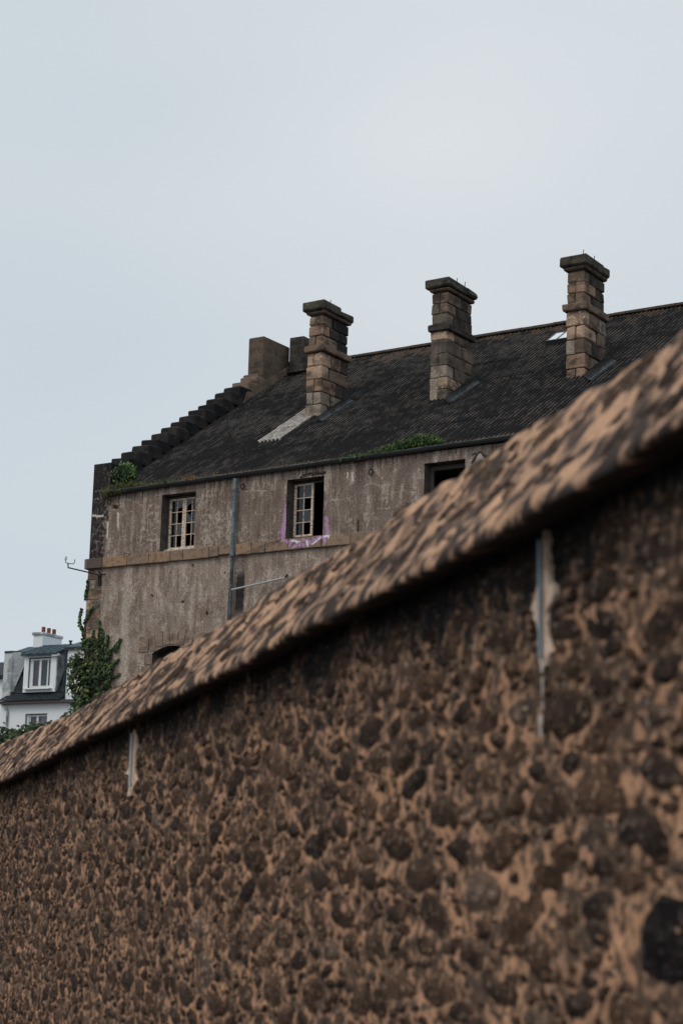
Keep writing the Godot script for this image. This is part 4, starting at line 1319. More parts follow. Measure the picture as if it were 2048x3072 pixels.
func make_plants() -> void:
	rng.seed = 21
	var lm := leaf_material(1.0)
	# ---- ivy on the corner of the building
	var ivy := base("ivy", HOUSE_AT, HOUSE_TURN, "ivy climbing the lower corner of the derelict building", "ivy")
	var xf := []
	var cols := []
	var lo := Color(0.024, 0.045, 0.02)
	var hi := Color(0.085, 0.125, 0.042)
	for b in [[0.35, 7.85, 0.05, 0.5, 0.45, 0.2], [0.55, 7.4, 0.08, 0.58, 0.5, 0.22], [0.1, 7.25, 0.08, 0.5, 0.5, 0.25], [0.3, 6.75, 0.1, 0.55, 0.5, 0.25], [0.1, 6.3, 0.1, 0.5, 0.5, 0.25], [-0.42, 7.82, -0.1, 0.4, 0.24, 0.22], [-0.3, 7.45, -0.05, 0.3, 0.3, 0.2], [0.78, 8.0, 0.04, 0.26, 0.3, 0.12], [0.85, 7.6, 0.04, 0.3, 0.32, 0.12], [0.15, 8.3, 0.02, 0.18, 0.14, 0.08], [-0.12, 6.75, 0.0, 0.2, 0.45, 0.2]]:
		clump(xf, cols, Vector3(b[0], b[1], b[2]), Vector3(b[3], b[4], b[5]), int(900.0 * b[3] * b[4]) + 24, 0.11, lo, hi, 0.95)
	var stems := []
	for t in [[0.5, 8.2, 0.6, 8.6, 0.53, 8.97, 0.11], [0.62, 8.2, 0.68, 8.55, 0.62, 8.75, 0.09], [0.8, 8.1, 0.86, 8.3, 0.87, 8.52, 0.05], [0.85, 8.0, 1.1, 8.2, 1.3, 8.38, 0.07], [1.15, 8.1, 1.25, 8.22, 1.31, 8.42, 0.05], [0.9, 7.6, 1.1, 7.7, 1.28, 7.86, 0.05], [0.85, 7.35, 1.1, 7.38, 1.33, 7.46, 0.06], [0.8, 7.1, 0.95, 7.05, 1.0, 7.25, 0.06],
		[0.02, 8.25, 0.0, 8.6, -0.1, 8.85, 0.09], [-0.1, 8.8, -0.24, 8.95, -0.14, 9.32, 0.07], [0.0, 8.95, 0.1, 9.15, 0.26, 9.36, 0.05], [-0.02, 8.4, 0.15, 8.5, 0.32, 8.45, 0.09], [0.3, 8.2, 0.36, 8.45, 0.34, 8.7, 0.06], [-0.03, 9.6, 0.02, 9.9, 0.03, 10.1, 0.025]]:
		var pts := []
		for k in 13:
			var u := k / 12.0
			var p := Vector2(t[0], t[1]).lerp(Vector2(t[2], t[3]), u).lerp(Vector2(t[2], t[3]).lerp(Vector2(t[4], t[5]), u), u)
			pts.append(Vector3(p.x, p.y, 0.03))
			clump(xf, cols, Vector3(p.x, p.y, 0.05), Vector3(t[6], t[6], 0.06) * (0.75 - 0.35 * u), 6, 0.085, lo * 1.2, hi * 1.25)
		stems.append(pts)
	for k in 260:   # loose leaves round the edge of the mass
		var a := rng.randf() * TAU
		var rr := rng.randf_range(0.75, 1.12)
		xf.append(leaf_at(Vector3(0.3 + cos(a) * 0.72 * rr, 7.45 + sin(a) * 0.95 * rr, rng.randf_range(0.03, 0.2)), Vector3(cos(a) * 0.4, 0.2, 1), rng.randf_range(0.06, 0.12), 0.9))
		cols.append(green(lo * 1.2, hi * 1.3))
	for k in 5:   # a few yellowed leaves
		xf.append(leaf_at(Vector3(rng.randf_range(0.0, 1.0), rng.randf_range(6.8, 8.1), 0.28), Vector3(0, 0, 1), 0.09, 0.4))
		cols.append(Color(0.25, 0.2, 0.03))
	foliage(ivy, "leaves", 0, xf, cols, lm)
	for p in stems:
		put("stem", tube_mesh(p, 0.008, 5), plain(srgb(84, 70, 56), 0.9), ivy)
	put("stem", tube_mesh([Vector3(0.1, 6.0, 0.06), Vector3(0.2, 7.0, 0.05), Vector3(0.1, 8.0, 0.03), Vector3(0.0, 8.9, 0.03)], 0.02, 6), plain(srgb(84, 70, 56), 0.9), ivy)
	# ---- ivy heap at the far end of the wall
	var heap := base("ivy_hedge", Vector3(-9.0, 0, -43.0), 0.0, "low ivy hedge showing above the far left end of the rubble wall", "hedge")
	xf = []
	cols = []
	for k in 22:
		var u := k / 21.0
		var c := Vector3(lerpf(0.4, 2.6, u), lerpf(4.62, 5.2, u) + 0.06 * sin(k * 2.1), lerpf(0.5, -0.6, u))
		clump(xf, cols, c, Vector3(0.34, 0.36 + 0.08 * sin(k * 1.3), 0.4), 190, 0.1, lo * 0.9, hi * 0.85)
		clump(xf, cols, c - Vector3(0, 0.6, 0), Vector3(0.4, 0.5, 0.45), 90, 0.1, lo * 0.9, hi * 0.85)
	clump(xf, cols, Vector3(2.7, 5.62, -0.75), Vector3(0.14, 0.12, 0.14), 40, 0.09, lo, hi * 1.1)
	foliage(heap, "leaves", 0, xf, cols, lm)
	var hs := stt()
	for k in 8:
		tube(hs, [Vector3(0.45 + k * 0.3, 0.0, 0.4 - k * 0.15), Vector3(0.5 + k * 0.3, 2.4, 0.4 - k * 0.15), Vector3(0.45 + k * 0.3, 4.5 + k * 0.1, 0.4 - k * 0.15)], 0.05, 6)
	put("stems", hs.commit(), plain(srgb(84, 70, 56), 0.9), heap)
	# ---- rounded shrub at the end of the gutter
	var bush := base("gutter_shrub", HOUSE_AT, HOUSE_TURN, "bright green rounded shrub rooted in the gutter beside the black corner pier", "shrub")
	xf = []
	cols = []
	clump(xf, cols, Vector3(1.16, 13.05, -0.02), Vector3(0.4, 0.3, 0.26), 700, 0.085, Color(0.012, 0.032, 0.01), Color(0.05, 0.1, 0.022), 0.8)
	for k in 70:
		var a := rng.randf() * TAU
		var p := Vector3(1.16 + cos(a) * 0.42 * rng.randf_range(0.8, 1.05), 13.05 + sin(a) * 0.33 * rng.randf_range(0.8, 1.08), rng.randf_range(0.0, 0.25))
		xf.append(leaf_at(p, Vector3(cos(a) * 0.4, 0.4 + 0.4 * sin(a), 1), 0.08, 0.5))
		cols.append(green(Color(0.05, 0.12, 0.02), Color(0.14, 0.24, 0.04)))
	foliage(bush, "leaves", 1, xf, cols, lm)
	put("stem", tube_mesh([Vector3(1.1, 12.55, 0.08), Vector3(1.14, 12.8, 0.05), Vector3(1.16, 13.05, 0.0)], 0.02, 6), plain(srgb(84, 70, 56), 0.9), bush)
	# ---- grass and moss mats along the gutter
	var mat_tab := [
		["gutter_moss", "brown green moss and grass hanging over the gutter below the rounded shrub", [[0.62, 12.62, 0.28], [0.85, 12.66, 0.3], [1.1, 12.68, 0.3], [1.35, 12.7, 0.28], [1.6, 12.7, 0.26], [1.85, 12.7, 0.2], [2.1, 12.67, 0.15], [2.3, 12.64, 0.1]], Color(0.05, 0.075, 0.02), Color(0.15, 0.13, 0.04)],
		["gutter_moss", "thin moss tufts in the gutter above the first paned window", [[2.5, 12.68, 0.12], [2.7, 12.7, 0.14], [2.9, 12.7, 0.14], [3.05, 12.68, 0.1]], Color(0.04, 0.06, 0.02), Color(0.12, 0.13, 0.04)],
		["gutter_grass", "dry reddish grass tuft in the gutter between first window and rain pipe", [[3.4, 12.72, 0.14], [3.55, 12.72, 0.15], [3.75, 12.68, 0.1], [4.4, 12.68, 0.08]], Color(0.1, 0.09, 0.03), Color(0.34, 0.17, 0.08)],
		["gutter_plants", "long bank of green weeds in the gutter between second and third windows", [[8.4, 12.68, 0.07], [8.7, 12.72, 0.1], [9.0, 12.72, 0.12], [9.3, 12.75, 0.14], [9.6, 12.78, 0.17], [9.85, 12.82, 0.2], [10.1, 12.86, 0.22], [10.35, 12.9, 0.24], [10.6, 12.92, 0.25], [10.85, 12.92, 0.25], [11.1, 12.9, 0.2], [11.3, 12.84, 0.13]], Color(0.02, 0.045, 0.012), Color(0.085, 0.15, 0.03)],
		["gutter_moss", "faint strip of moss in the gutter above the pink daubed window", [[6.4, 12.7, 0.05], [6.8, 12.7, 0.06], [7.3, 12.71, 0.05], [7.7, 12.71, 0.05]], Color(0.03, 0.05, 0.015), Color(0.08, 0.1, 0.03)]]
	for t in mat_tab:
		var P := base(t[0], HOUSE_AT, HOUSE_TURN, t[1], "moss" if "moss" in t[0] else ("grass" if "grass" in t[0] else "weeds"), "plants growing in the gutter")
		xf = []
		cols = []
		var bl := []
		var blc := []
		for c in t[2]:
			var r: float = c[2]
			if t[0] == "gutter_plants":
				clump(xf, cols, Vector3(c[0], c[1] - 0.03, 0.08), Vector3(0.2, r * 0.85, 0.16), int(900.0 * r) + 20, 0.06, t[3], t[4], 0.9)
			else:
				clump(xf, cols, Vector3(c[0], c[1] - 0.06, 0.11), Vector3(0.17, r * 0.5, 0.11), int(700.0 * r) + 10, 0.035, t[3], t[4], 0.9)
			for k in int(300.0 * r) + 8:
				var p := Vector3(c[0] + rng.randf_range(-0.17, 0.17), c[1] - 0.05 + rng.randf_range(-0.3, 0.45) * r, 0.1 + rng.randf_range(-0.1, 0.12))
				var up := Vector3(rng.randf_range(-0.7, 0.7), rng.randf_range(0.1, 1.0), rng.randf_range(-0.2, 0.6)).normalized()
				var sd := up.cross(Vector3(rng.randf_range(-0.3, 0.3), 0.1, 1)).normalized()
				var l := rng.randf_range(0.06, 0.15) * (0.6 + 2.0 * r)
				bl.append(Transform3D(Basis(sd * l, up * l, sd.cross(up) * l), p))
				blc.append(green(t[3], t[4]))
		foliage(P, "leaves", 1, xf, cols, lm)
		foliage(P, "grass_blades", 2, bl, blc, lm)
	# rust brown moss tuft on the coping of the near wall
	# (built with the wall)

# ------------------------------------------------------------------ the near rubble wall
# wall frame: s metres away to the left, t up, n towards the camera side
func wp(s: float, t: float, n: float) -> Vector3:
	return Vector3(-s, t, n)

const LIP := [[-3.0, 3.07], [-0.227, 3.024], [0.289, 2.986], [1.237, 2.944], [2.501, 2.928], [3.86, 2.913], [5.086, 2.877], [8.378, 2.846], [15.68, 2.744], [30.0, 2.62]]
const TOP := [[-3.0, 3.66], [0.56, 3.636], [2.03, 3.605], [2.9, 3.57], [4.11, 3.54], [7.51, 3.474], [13.27, 3.386], [19.27, 3.47], [30.0, 3.4]]
var n_wall: FastNoiseLite
var n_stain: FastNoiseLite
var n_cop: FastNoiseLite

# the coping's cross-section: v 0 at the wall under the lip, 1 at the ridge, 1.6 down the far side
const PROF := [[0.0, 0.0, 0.06], [0.1, 0.17, -0.01], [0.16, 0.2, 0.0], [0.22, 0.185, 0.08], [0.4, 0.07, 0.3], [0.6, -0.07, 0.58], [0.8, -0.19, 0.83], [0.92, -0.26, 0.96], [1.0, -0.32, 1.0], [1.1, -0.4, 0.95], [1.35, -0.62, 0.5], [1.6, -0.8, 0.05]]

func prof(v: float, lip: float, ridge: float) -> Vector2:
	for k in range(1, PROF.size()):
		if v <= PROF[k][0] or k == PROF.size() - 1:
			var a: Array = PROF[k - 1]
			var b: Array = PROF[k]
			var t := clampf((v - a[0]) / (b[0] - a[0]), 0.0, 1.0)
			return Vector2(lerpf(a[1], b[1], t), lip + (ridge - lip) * lerpf(a[2], b[2], t))
	return Vector2.ZERO

func cop_raw(s: float, v: float) -> Vector3:
	var p := prof(v, lerp_table(LIP, s), lerp_table(TOP, s))
	return wp(s, p.y, p.x)

func cop_normal(s: float, v: float) -> Vector3:
	var a := cop_raw(s, v + 0.04) - cop_raw(s, v - 0.04)
	return Vector3(-1, 0, 0).cross(a).normalized() * (1.0 if Vector3(-1, 0, 0).cross(a).dot(Vector3(0, 0.3, 1)) > 0 or v > 0.9 else -1.0)

func cop(s: float, v: float) -> Vector3:
	var r := (0.026 * n_cop.get_noise_2d(s * 45.0, v * 30.0) + 0.014 * n_wall.get_noise_2d(s * 7.0, v * 7.0)) * smoothstep(0.08, 0.3, v) + 0.012 * n_wall.get_noise_2d(s * 2.0, v)
	return cop_raw(s, v) + Vector3(0, 0.5, 0.85).normalized() * r

# the slow swell of the face, which stones follow, and the trowelled lumps of mortar, which half bury them
func bulge(a: float, b: float) -> float:
	return 0.012 * n_wall.get_noise_2d(a * 1.3, b * 1.3)

func lumps(a: float, b: float) -> float:
	return 0.017 * n_wall.get_noise_2d(a * 4.0, b * 10.0)

func stain_shade_reach(s: float) -> float:  # how far the algae stain and painted coping shade reach down
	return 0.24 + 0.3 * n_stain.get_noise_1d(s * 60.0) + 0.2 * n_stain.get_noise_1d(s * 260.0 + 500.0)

const SPOKES := 9

# the outline of stone f as distances along SPOKES directions: it swells until it meets its neighbours
func outline_of(found: Array, grid: Dictionary, cell: float, f: int) -> PackedFloat32Array:
	var q: Array = found[f]
	var c := Vector2(q[0], q[1])
	var gx := int(floor(c.x / cell))
	var gy := int(floor(c.y / cell))
	var near := []
	for i in range(gx - 1, gx + 2):
		for j in range(gy - 1, gy + 2):
			for o in grid.get(Vector2i(i, j), []):
				if o != f:
					var d := Vector2(found[o][0], found[o][1]) - c
					var l := d.length()
					if l < (q[2] + found[o][2]) * 1.6:
						near.append([d / l, maxf(l * q[2] / (q[2] + found[o][2]) - q[3], q[2] * 0.25)])
	var out := PackedFloat32Array()
	var sq := rng.randf_range(3.0, 9.0)
	var ph_ := rng.randf() * TAU
	var turn := rng.randf_range(-0.35, 0.35)
	for k in SPOKES:
		var t := TAU * k / SPOKES
		var u := Vector2(cos(t), sin(t))
		var r := pow(pow(absf(cos(t + turn)), sq) + pow(absf(sin(t + turn)), sq), -1.0 / sq)
		r *= q[2] * rng.randf_range(1.08, 1.5) * (1.0 + 0.1 * sin(2.0 * t + ph_))
		for n in near:
			var cs: float = u.dot(n[0])
			if cs > 0.05:
				r = minf(r, n[1] / cs)
		out.append(r * rng.randf_range(0.94, 1.03))
	return out

# one stone: a low irregular slab lying in the mortar, 27 triangles
func stone(s: SurfaceTool, c: Vector3, u: Vector3, w: Vector3, n: Vector3, radii: PackedFloat32Array, wide: float, h: float, col: Color, on_face := false) -> void:
	var k := SPOKES
	var outer := []
	var inner := []
	var rim := Color(0.72, 0.56, 0.44).lerp(col, 0.5 if col.r > 0.14 else 0.93)
	var half := col.lerp(rim, 0.12)
	var lean := Vector2(rng.randf_range(-0.5, 0.5), rng.randf_range(-0.5, 0.5))
	for i in k:
		var t := TAU * i / k + rng.randf_range(-0.2, 0.2)
		var d := u * (cos(t) * radii[i] * wide) + w * (sin(t) * radii[i])
		var ins := rng.randf_range(0.7, 0.88)
		var po := c + d - n * 0.006
		var pi := c + d * ins
		if on_face:
			po.z += bulge(-po.x, po.y)
			pi.z += bulge(-pi.x, pi.y)
		outer.append(po)
		inner.append(pi + n * h * (rng.randf_range(-0.2, 1.5) + 0.5 * (lean.x * cos(t) + lean.y * sin(t))))
	var mid := c + n * (h * rng.randf_range(0.2, 1.2) + (bulge(-c.x, c.y) if on_face else 0.0))
	for i in k:
		var j := (i + 1) % k
		var q := [outer[i], outer[j], inner[j], inner[i]]
		var qc := [rim, rim, half, half]
		if ((q[2] - q[0]) as Vector3).cross(q[1] - q[0]).dot(n) < 0:
			q = [outer[j], outer[i], inner[i], inner[j]]
		for e in [0, 1, 2, 0, 2, 3]:
			s.set_smooth_group(0); s.set_color(qc[e]); s.add_vertex(q[e])
		var tr := [mid, inner[i], inner[j]]
		var tc := [col, half, half]
		if ((tr[2] - tr[0]) as Vector3).cross(tr[1] - tr[0]).dot(n) < 0:
			tr = [mid, inner[j], inner[i]]
		for e in 3:
			s.set_smooth_group(0); s.set_color(tc[e]); s.add_vertex(tr[e])

func finish(s: SurfaceTool) -> ArrayMesh:
	s.generate_normals()
	return s.commit()

# throws a stone of radius r on the wall; it lands if it does not sit on another
func scatter(found: Array, grid: Dictionary, cell: float, x: float, y: float, r: float, gap: float, tight := 0.8) -> bool:
	var gx := int(floor(x / cell))
	var gy := int(floor(y / cell))
	for i in range(gx - 1, gx + 2):
		for j in range(gy - 1, gy + 2):
			for f in grid.get(Vector2i(i, j), []):
				var q: Array = found[f]
				var dx: float = x - q[0]
				var dy: float = y - q[1]
				var l: float = (r + q[2]) * tight
				if dx * dx + dy * dy < l * l:
					return false
	var key := Vector2i(gx, gy)
	if not grid.has(key):
		grid[key] = []
	grid[key].append(found.size())
	found.append([x, y, r, gap])
	return true

func wall_mortar() -> StandardMaterial3D:
	# u 0..1 over s -3..20, v 0..1 down from 3.2 m to 0
	var w := 2024
	var h := 282
	var px_m := w / 23.0
	var n1 := noise(61, 0.03, 4)
	var n2 := noise(62, 0.14, 4)
	var out := PackedByteArray()
	out.resize(w * h * 3)
	rng.seed = 30
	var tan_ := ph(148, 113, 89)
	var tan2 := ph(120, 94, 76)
	var dirt_shade := ph(64, 53, 46)
	var soot := ph(26, 25, 26)  # one near-black for both the algae stain and the coping's painted shade
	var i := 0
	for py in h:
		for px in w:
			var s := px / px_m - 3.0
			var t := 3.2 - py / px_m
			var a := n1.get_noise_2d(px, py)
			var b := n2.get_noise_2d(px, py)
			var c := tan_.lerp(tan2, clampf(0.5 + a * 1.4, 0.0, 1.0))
			c = c.lerp(dirt_shade, clampf(b * 2.8 + a * 1.3 + 0.42, 0.0, 0.92))
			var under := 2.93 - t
			c = c.lerp(dirt_shade, clampf((1.15 + 0.5 * a - under) * 0.55 + b * 0.8, 0.0, 0.7))  # browner towards the coping: rain dirt, with overhang shade put into the colour
			var reach := stain_shade_reach(s)
			c = c.lerp(soot, clampf((reach - under) * 5.0 + b * 0.6, 0.0, 0.97))  # streaky stain, plus the shade under the coping painted in
			var g := rng.randf_range(0.88, 1.12)
			if rng.randf() < 0.004:
				c = c.lerp(srgb(214, 208, 200), 0.7)
			out[i] = clampi(int(c.r * g * 255.0), 0, 255)
			out[i + 1] = clampi(int(c.g * g * 255.0), 0, 255)
			out[i + 2] = clampi(int(c.b * g * 255.0), 0, 255)
			i += 3
	var m := StandardMaterial3D.new()
	m.albedo_texture = ImageTexture.create_from_image(Image.create_from_data(w, h, false, Image.FORMAT_RGB8, out))
	m.roughness = 0.95
	m.metallic_specular = 0.2
	return m

func coping_mortar() -> StandardMaterial3D:
	# u over s -3..27, v over 0..1.6; dark worn tongues run up the slope
	var w := 2040
	var h := 110
	var n1 := noise(63, 0.1, 3)
	var n2 := noise(64, 0.045, 4)
	var out := PackedByteArray()
	out.resize(w * h * 3)
	rng.seed = 31
	var tan_ := ph(164, 131, 107, 0.68)
	var tan2 := ph(120, 97, 81, 0.68)
	var dark := ph(50, 44, 42, 0.6)
	var i := 0
	for py in h:
		var v := (py + 0.5) / h * 1.6
		for px in w:
			var s := px / 68.0
			var up := v * 0.9
			# tongues lean a little along the wall as they climb
			var a := n1.get_noise_2d((s + 0.1 * up) * 44.0, up * 38.0)
			var a2 := n1.get_noise_2d((s + 0.1 * up) * 90.0 + 700.0, up * 70.0)
			var b := n2.get_noise_2d(px, py)
			var c := tan_.lerp(tan2, clampf(0.5 + b * 1.5 + a2 * 0.8, 0.0, 1.0))
			c = c.lerp(dark, clampf(a * 2.2 + b * 2.0 + a2 * 2.2 + 0.16 + 0.35 * (0.6 - v), 0.0, 0.92))
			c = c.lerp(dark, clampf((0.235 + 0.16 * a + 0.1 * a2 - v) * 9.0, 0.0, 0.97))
			var g := rng.randf_range(0.9, 1.1)
			out[i] = clampi(int(c.r * g * 255.0), 0, 255)
			out[i + 1] = clampi(int(c.g * g * 255.0), 0, 255)
			out[i + 2] = clampi(int(c.b * g * 255.0), 0, 255)
			i += 3
	var m := StandardMaterial3D.new()
	m.albedo_texture = ImageTexture.create_from_image(Image.create_from_data(w, h, false, Image.FORMAT_RGB8, out))
	m.roughness = 0.95
	m.metallic_specular = 0.2
	return m

func stone_material() -> StandardMaterial3D:
	# tinted per stone by its vertex colour; smears of mortar and pale lichen specks lie on top
	var m := mottled(srgb(120, 104, 94), srgb(80, 71, 67), srgb(255, 222, 192), 0.46, 0.28, 65, 0.7, 0.016, 0.045, 1.2, 0.8)
	m.vertex_color_use_as_albedo = true
	return m

func stone_colour(dark: float) -> Color:
	var pick := rng.randf()
	var c := Color(0.36, 0.29, 0.25)
	if pick < 0.22:
		c = Color(0.24, 0.21, 0.2)
	elif pick < 0.5:
		c = Color(0.46, 0.35, 0.28)
	elif pick < 0.68:
		c = Color(0.58, 0.45, 0.36)
	elif pick < 0.74:
		c = Color(0.72, 0.64, 0.58)
	elif pick < 0.765:
		c = Color(0.18, 0.165, 0.165)
	c = c.lerp(Color(0.1, 0.094, 0.096), dark)
	return c * rng.randf_range(0.75, 1.25)

func make_wall() -> void:
	rng.seed = 40
	n_wall = noise(66, 1.0, 4)
	n_stain = noise(67, 0.02, 3)
	n_cop = noise(68, 0.05, 3)
	var turn := rad_to_deg(atan2(-0.95502346, 0.29653025))
	var W := base("rubble_wall", WALL_AT, turn, "long rubble stone wall with sloping mottled coping across the foreground", "wall")
	# ---- mortar face
	var S0 := -3.0
	var cols_ := 640
	var rows_ := 112
	var vs := PackedVector3Array()
	var ns_ := PackedVector3Array()
	var us := PackedVector2Array()
	var ix := PackedInt32Array()
	vs.resize((cols_ + 1) * (rows_ + 1))
	ns_.resize(vs.size())
	us.resize(vs.size())
	var sx := func(i: int) -> float:   # finer where the camera looks
		var u := float(i) / cols_
		return S0 + 2.4 * u / 0.04 if u < 0.04 else (-0.6 + 17.6 * (u - 0.04) / 0.9 if u < 0.94 else 17.0 + 13.0 * (u - 0.94) / 0.06)
	for j in rows_ + 1:
		var b := -0.15 + 3.2 * j / rows_
		for i in cols_ + 1:
			var a: float = sx.call(i)
			vs[j * (cols_ + 1) + i] = wp(a, b, bulge(a, b) + lumps(a, b))
			us[j * (cols_ + 1) + i] = Vector2((a + 3.0) / 23.0, (3.2 - b) / 3.21)
	for j in rows_ + 1:
		for i in cols_ + 1:
			var e := vs[j * (cols_ + 1) + mini(i + 1, cols_)] - vs[j * (cols_ + 1) + maxi(i - 1, 0)]
			var g := vs[mini(j + 1, rows_) * (cols_ + 1) + i] - vs[maxi(j - 1, 0) * (cols_ + 1) + i]
			ns_[j * (cols_ + 1) + i] = g.cross(e).normalized()
			if i < cols_ and j < rows_:
				var o_ := j * (cols_ + 1) + i
				ix.append_array([o_, o_ + 1, o_ + cols_ + 2, o_, o_ + cols_ + 2, o_ + cols_ + 1])
	var arr := []
	arr.resize(Mesh.ARRAY_MAX)
	arr[Mesh.ARRAY_VERTEX] = vs
	arr[Mesh.ARRAY_NORMAL] = ns_
	arr[Mesh.ARRAY_TEX_UV] = us
	arr[Mesh.ARRAY_INDEX] = ix
	var face_mesh := ArrayMesh.new()
	face_mesh.add_surface_from_arrays(Mesh.PRIMITIVE_TRIANGLES, arr)
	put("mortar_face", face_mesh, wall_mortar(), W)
	put("wall_core", box_mesh(wp(27.0, -0.15, -0.55), wp(-3.0, 2.6, -0.05)), M.cement, W)
	# ---- coping
	var s := stt()
	var nv := 34
	var ds := 0.05
	var ns := int(30.0 / ds)
	for i in ns:
		for j in nv:
			var ij := [[0, 0], [1, 0], [1, 1], [0, 1]]
			var q := []
			for e in 4:
				q.append(cop(S0 + (i + ij[e][0]) * ds, (j + ij[e][1]) * 1.6 / nv))
			for e in [0, 1, 2, 0, 2, 3]:
				s.set_uv(Vector2((i + ij[e][0]) * ds / 30.0, float(j + ij[e][1]) / nv))
				s.add_vertex(q[e])
	s.index()
	s.generate_normals()
	var C := put("coping", s.commit(), coping_mortar(), W, Vector3.ZERO, "sloping coping of dark stones bedded in tan mortar")
	var sm := stone_material()
	# dark stones in the coping, long axis up the slope (y runs in slope metres over 1.7)
	var found := []
	var grid := {}
	for k in 4000:
		var r := rng.randf_range(0.05, 0.07) if k < 400 else (rng.randf_range(0.03, 0.055) if k < 1100 else rng.randf_range(0.01, 0.026))
		var x := rng.randf_range(-1.0, 20.0)
		var y := rng.randf_range(0.07, 0.4)
		if n_wall.get_noise_2d(x * 1.6, y * 4.0) < -0.12:
			continue
		scatter(found, grid, 0.26, x, y, r, rng.randf_range(0.003, 0.03), 1.0)
	var order := range(found.size())
	var keys := []
	for q in found:
		keys.append(-1.0 if q[0] < -0.4 else q[2] / (5.9 + q[0] * 0.9))
	order.sort_custom(func(p, q): return keys[p] > keys[q])
	var rest := stt()
	var count := 0
	for f in order:
		var q: Array = found[f]
		var v: float = 0.21 + q[1] * 1.7
		if v > 0.84 and q[2] > 0.03:
			continue
		var p := cop(q[0], v)
		var n := cop_normal(q[0], v)
		var w := (cop_raw(q[0], v + 0.05) - cop_raw(q[0], v - 0.05)).normalized()
		var u := w.cross(n).normalized()
		w = (w + u * rng.randf_range(-0.2, 0.5)).normalized()
		var radii := outline_of(found, grid, 0.26, f)
		var longer := rng.randf_range(1.0, 1.9)
		for k in radii.size():
			radii[k] *= longer
		var st: SurfaceTool = stt() if count < 300 else rest
		stone(st, p, u, w, n, radii, rng.randf_range(1.1, 1.9) / sqrt(longer), rng.randf_range(0.001, 0.006), stone_colour(0.25))
		if count < 300:
			put("coping_stone", finish(st), sm, C)
		count += 1
	var o := put("small_coping_stones", finish(rest), sm, C)
	o.set_meta("kind", "stuff")
	# ---- rubble stones in the face; x is squeezed because the stones lie longer than high
	var wide := 2.5
	found = []
	grid = {}
	# stones that stand out in the photograph: s, t, half height
	for q in [[0.1, 1.52, 0.19], [0.62, 2.0, 0.12], [3.1, 2.02, 0.075], [2.78, 2.02, 0.075], [2.4, 1.72, 0.1], [3.5, 1.55, 0.1], [1.5, 1.3, 0.1], [1.02, 1.72, 0.12]]:
		scatter(found, grid, 0.3, q[0] / wide, q[1], q[2], 0.008)
	for k in 34000:
		var r := 0.0
		if k < 420:
			r = rng.randf_range(0.08, 0.105)
		elif k < 2600:
			r = rng.randf_range(0.05, 0.085)
		elif k < 9000:
			r = rng.randf_range(0.034, 0.062)
		else:
			r = rng.randf_range(0.013, 0.028)
		var ss := pow(rng.randf(), 1.1) * 20.5 - 1.2
		var tt := rng.randf_range(0.1, 2.93)
		if k < 9000 and rng.randf() < 0.6:   # roughly laid in courses
			tt = (floorf(tt / 0.135) + 0.5) * 0.135 + rng.randf_range(-0.022, 0.022)
		# what the frame never shows is left to the mortar
		if tt < 0.7 - 0.05 * maxf(ss, 0.0):
			continue
		# the upright joints with white patches stay free
		if (absf(ss - 1.07) < r * wide + 0.02 and tt > 2.45 - r) or (absf(ss - 8.74) < r * wide + 0.02 and tt > 2.3 - r):
			continue
		scatter(found, grid, 0.3, ss / wide, tt, r, rng.randf_range(0.001, 0.008) * (3.0 if rng.randf() < 0.2 else 1.0), 0.86)
	order = range(found.size())
	keys = []
	for q in found:
		var s_: float = q[0] * wide
		var seen: bool = s_ > -0.35 and s_ < 16.5 and q[1] > 1.22 - 0.06 * maxf(s_, 0.0)
		keys.append(q[2] / (5.9 + s_ * 0.92) if seen else -1.0)
	order.sort_custom(func(p, q): return keys[p] > keys[q])
	rest = stt()
	count = 0
	for f in order:
		var q: Array = found[f]
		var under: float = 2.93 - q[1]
		var dark := clampf((stain_shade_reach(q[0] * wide) - under) * 4.5, 0.0, 0.95)  # stones tinted darker for the same stain and painted coping shade
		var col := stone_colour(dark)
		if f == 0:
			col = Color(0.1, 0.1, 0.115)
		var st: SurfaceTool = stt() if count < 300 else rest
		var tilt := rng.randf_range(-0.3, 0.3)
		var u := Vector3(-cos(tilt), sin(tilt), 0)
		var w := Vector3(sin(tilt), cos(tilt), 0)
		stone(st, wp(q[0] * wide, q[1], rng.randf_range(-0.003, 0.006)), u, w, Vector3(0, 0, 1), outline_of(found, grid, 0.3, f), wide if f > 0 else 1.5, rng.randf_range(0.002, 0.011) + 0.05 * q[2], col, true)
		if count < 300:
			put("rubble_stone", finish(st), sm, W)
		count += 1
	o = put("small_rubble_stones", finish(rest), sm, W)
	o.set_meta("kind", "stuff")
	print("stones in face ", found.size())
	make_patches(W)

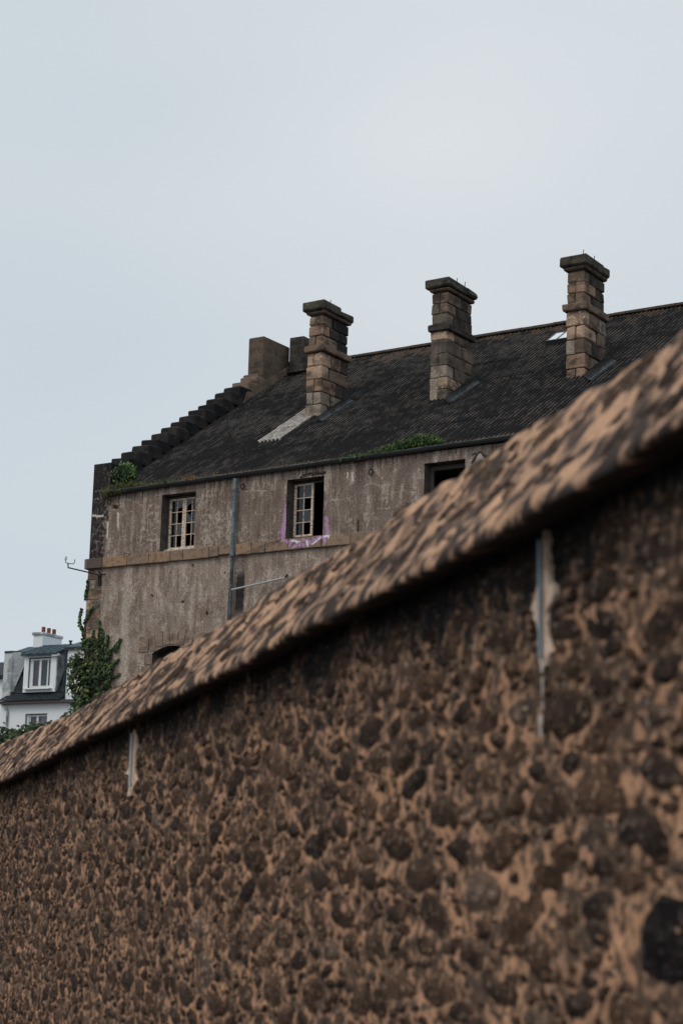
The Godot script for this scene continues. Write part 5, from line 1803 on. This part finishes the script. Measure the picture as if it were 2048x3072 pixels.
func make_patches(W: Node3D) -> void:
	# upright drain strips set in pale mortar, with lime run below
	var pale := mottled(ph(172, 150, 135), ph(146, 122, 106), ph(196, 182, 170), 0.4, 0.25, 70, 0.8)
	var lime := mottled(ph(156, 152, 148), ph(120, 112, 106), ph(186, 182, 178), 0.42, 0.25, 71, 0.5)
	for d in [[1.07, [[2.974, 0.0, 0.02], [2.874, 0.03, 0.05], [2.807, 0.05, 0.055], [2.77, 0.08, 0.07], [2.755, 0.09, 0.13], [2.725, 0.12, 0.14], [2.695, 0.16, 0.1], [2.677, 0.11, 0.05], [2.662, 0.13, 0.03], [2.632, 0.08, 0.03], [2.576, 0.05, 0.03], [2.539, 0.05, 0.07], [2.513, 0.05, 0.11], [2.494, 0.045, 0.06], [2.465, 0.03, 0.04]], 2.94, 2.5, 0.009, plain(ph(106, 118, 128), 0.8)],
		[8.74, [[2.83, 0.02, 0.02], [2.795, 0.05, 0.09], [2.72, 0.08, 0.13], [2.688, 0.13, 0.18], [2.66, 0.1, 0.12], [2.62, 0.1, 0.08], [2.56, 0.09, 0.07], [2.53, 0.2, 0.1], [2.513, 0.28, 0.1], [2.49, 0.1, 0.1], [2.45, 0.1, 0.16], [2.434, 0.1, 0.18], [2.4, 0.1, 0.1], [2.37, 0.12, 0.03], [2.345, 0.14, 0.02], [2.335, 0.1, 0.02]], 2.8, 2.4, 0.012, plain(ph(142, 146, 148), 0.6)]]:
		var s := stt()
		var rows: Array = d[1]
		var c: float = d[0]
		for k in rows.size() - 1:
			var f := 0.72 if c < 2.0 else 1.0
			var a := [rows[k][0], rows[k][1] * f, rows[k][2] * f]
			var b := [rows[k + 1][0], rows[k + 1][1] * f, rows[k + 1][2] * f]
			# raised a little above the stones, with chamfered sides
			var p := [wp(c + a[1], a[0], 0.02), wp(c - a[2], a[0], 0.02), wp(c - b[2], b[0], 0.02), wp(c + b[1], b[0], 0.02)]
			quad(s, p[0], p[1], p[2], p[3], Vector3.BACK)
			quad(s, p[0], p[3], wp(c + b[1] + 0.012, b[0], -0.02), wp(c + a[1] + 0.012, a[0], -0.02), Vector3(-1, 0, 0.5))
			quad(s, p[1], p[2], wp(c - b[2] - 0.012, b[0], -0.02), wp(c - a[2] - 0.012, a[0], -0.02), Vector3(1, 0, 0.5))
		var P := put("mortar_patch", s.commit(), pale, W, Vector3.ZERO, "pale mortar patch round an upright strip")
		var u := stt()
		var lean := 0.012
		tube(u, [wp(c + lean, d[2], 0.03), wp(c, (d[2] + d[3]) * 0.5, 0.032), wp(c - lean * 0.3, d[3], 0.03)], d[4], 10)
		put("drain_strip", u.commit(), d[5], P)
		# thin lime run, broken into flakes
		var r := stt()
		var y: float = rows[-1][0] + 0.05
		while y > rows[-1][0] - (0.24 if c < 2.0 else 0.0):
			var hgt := rng.randf_range(0.03, 0.09)
			var wd := rng.randf_range(0.008, 0.022)
			var off := rng.randf_range(-0.012, 0.012)
			quad(r, wp(c + off + wd, y, 0.024), wp(c + off - wd, y, 0.024), wp(c + off - wd * 0.6, y - hgt, 0.022), wp(c + off + wd * 0.7, y - hgt, 0.022), Vector3.BACK)
			y -= hgt + rng.randf_range(0.0, 0.05)
		put("lime_run", r.commit(), lime, P)
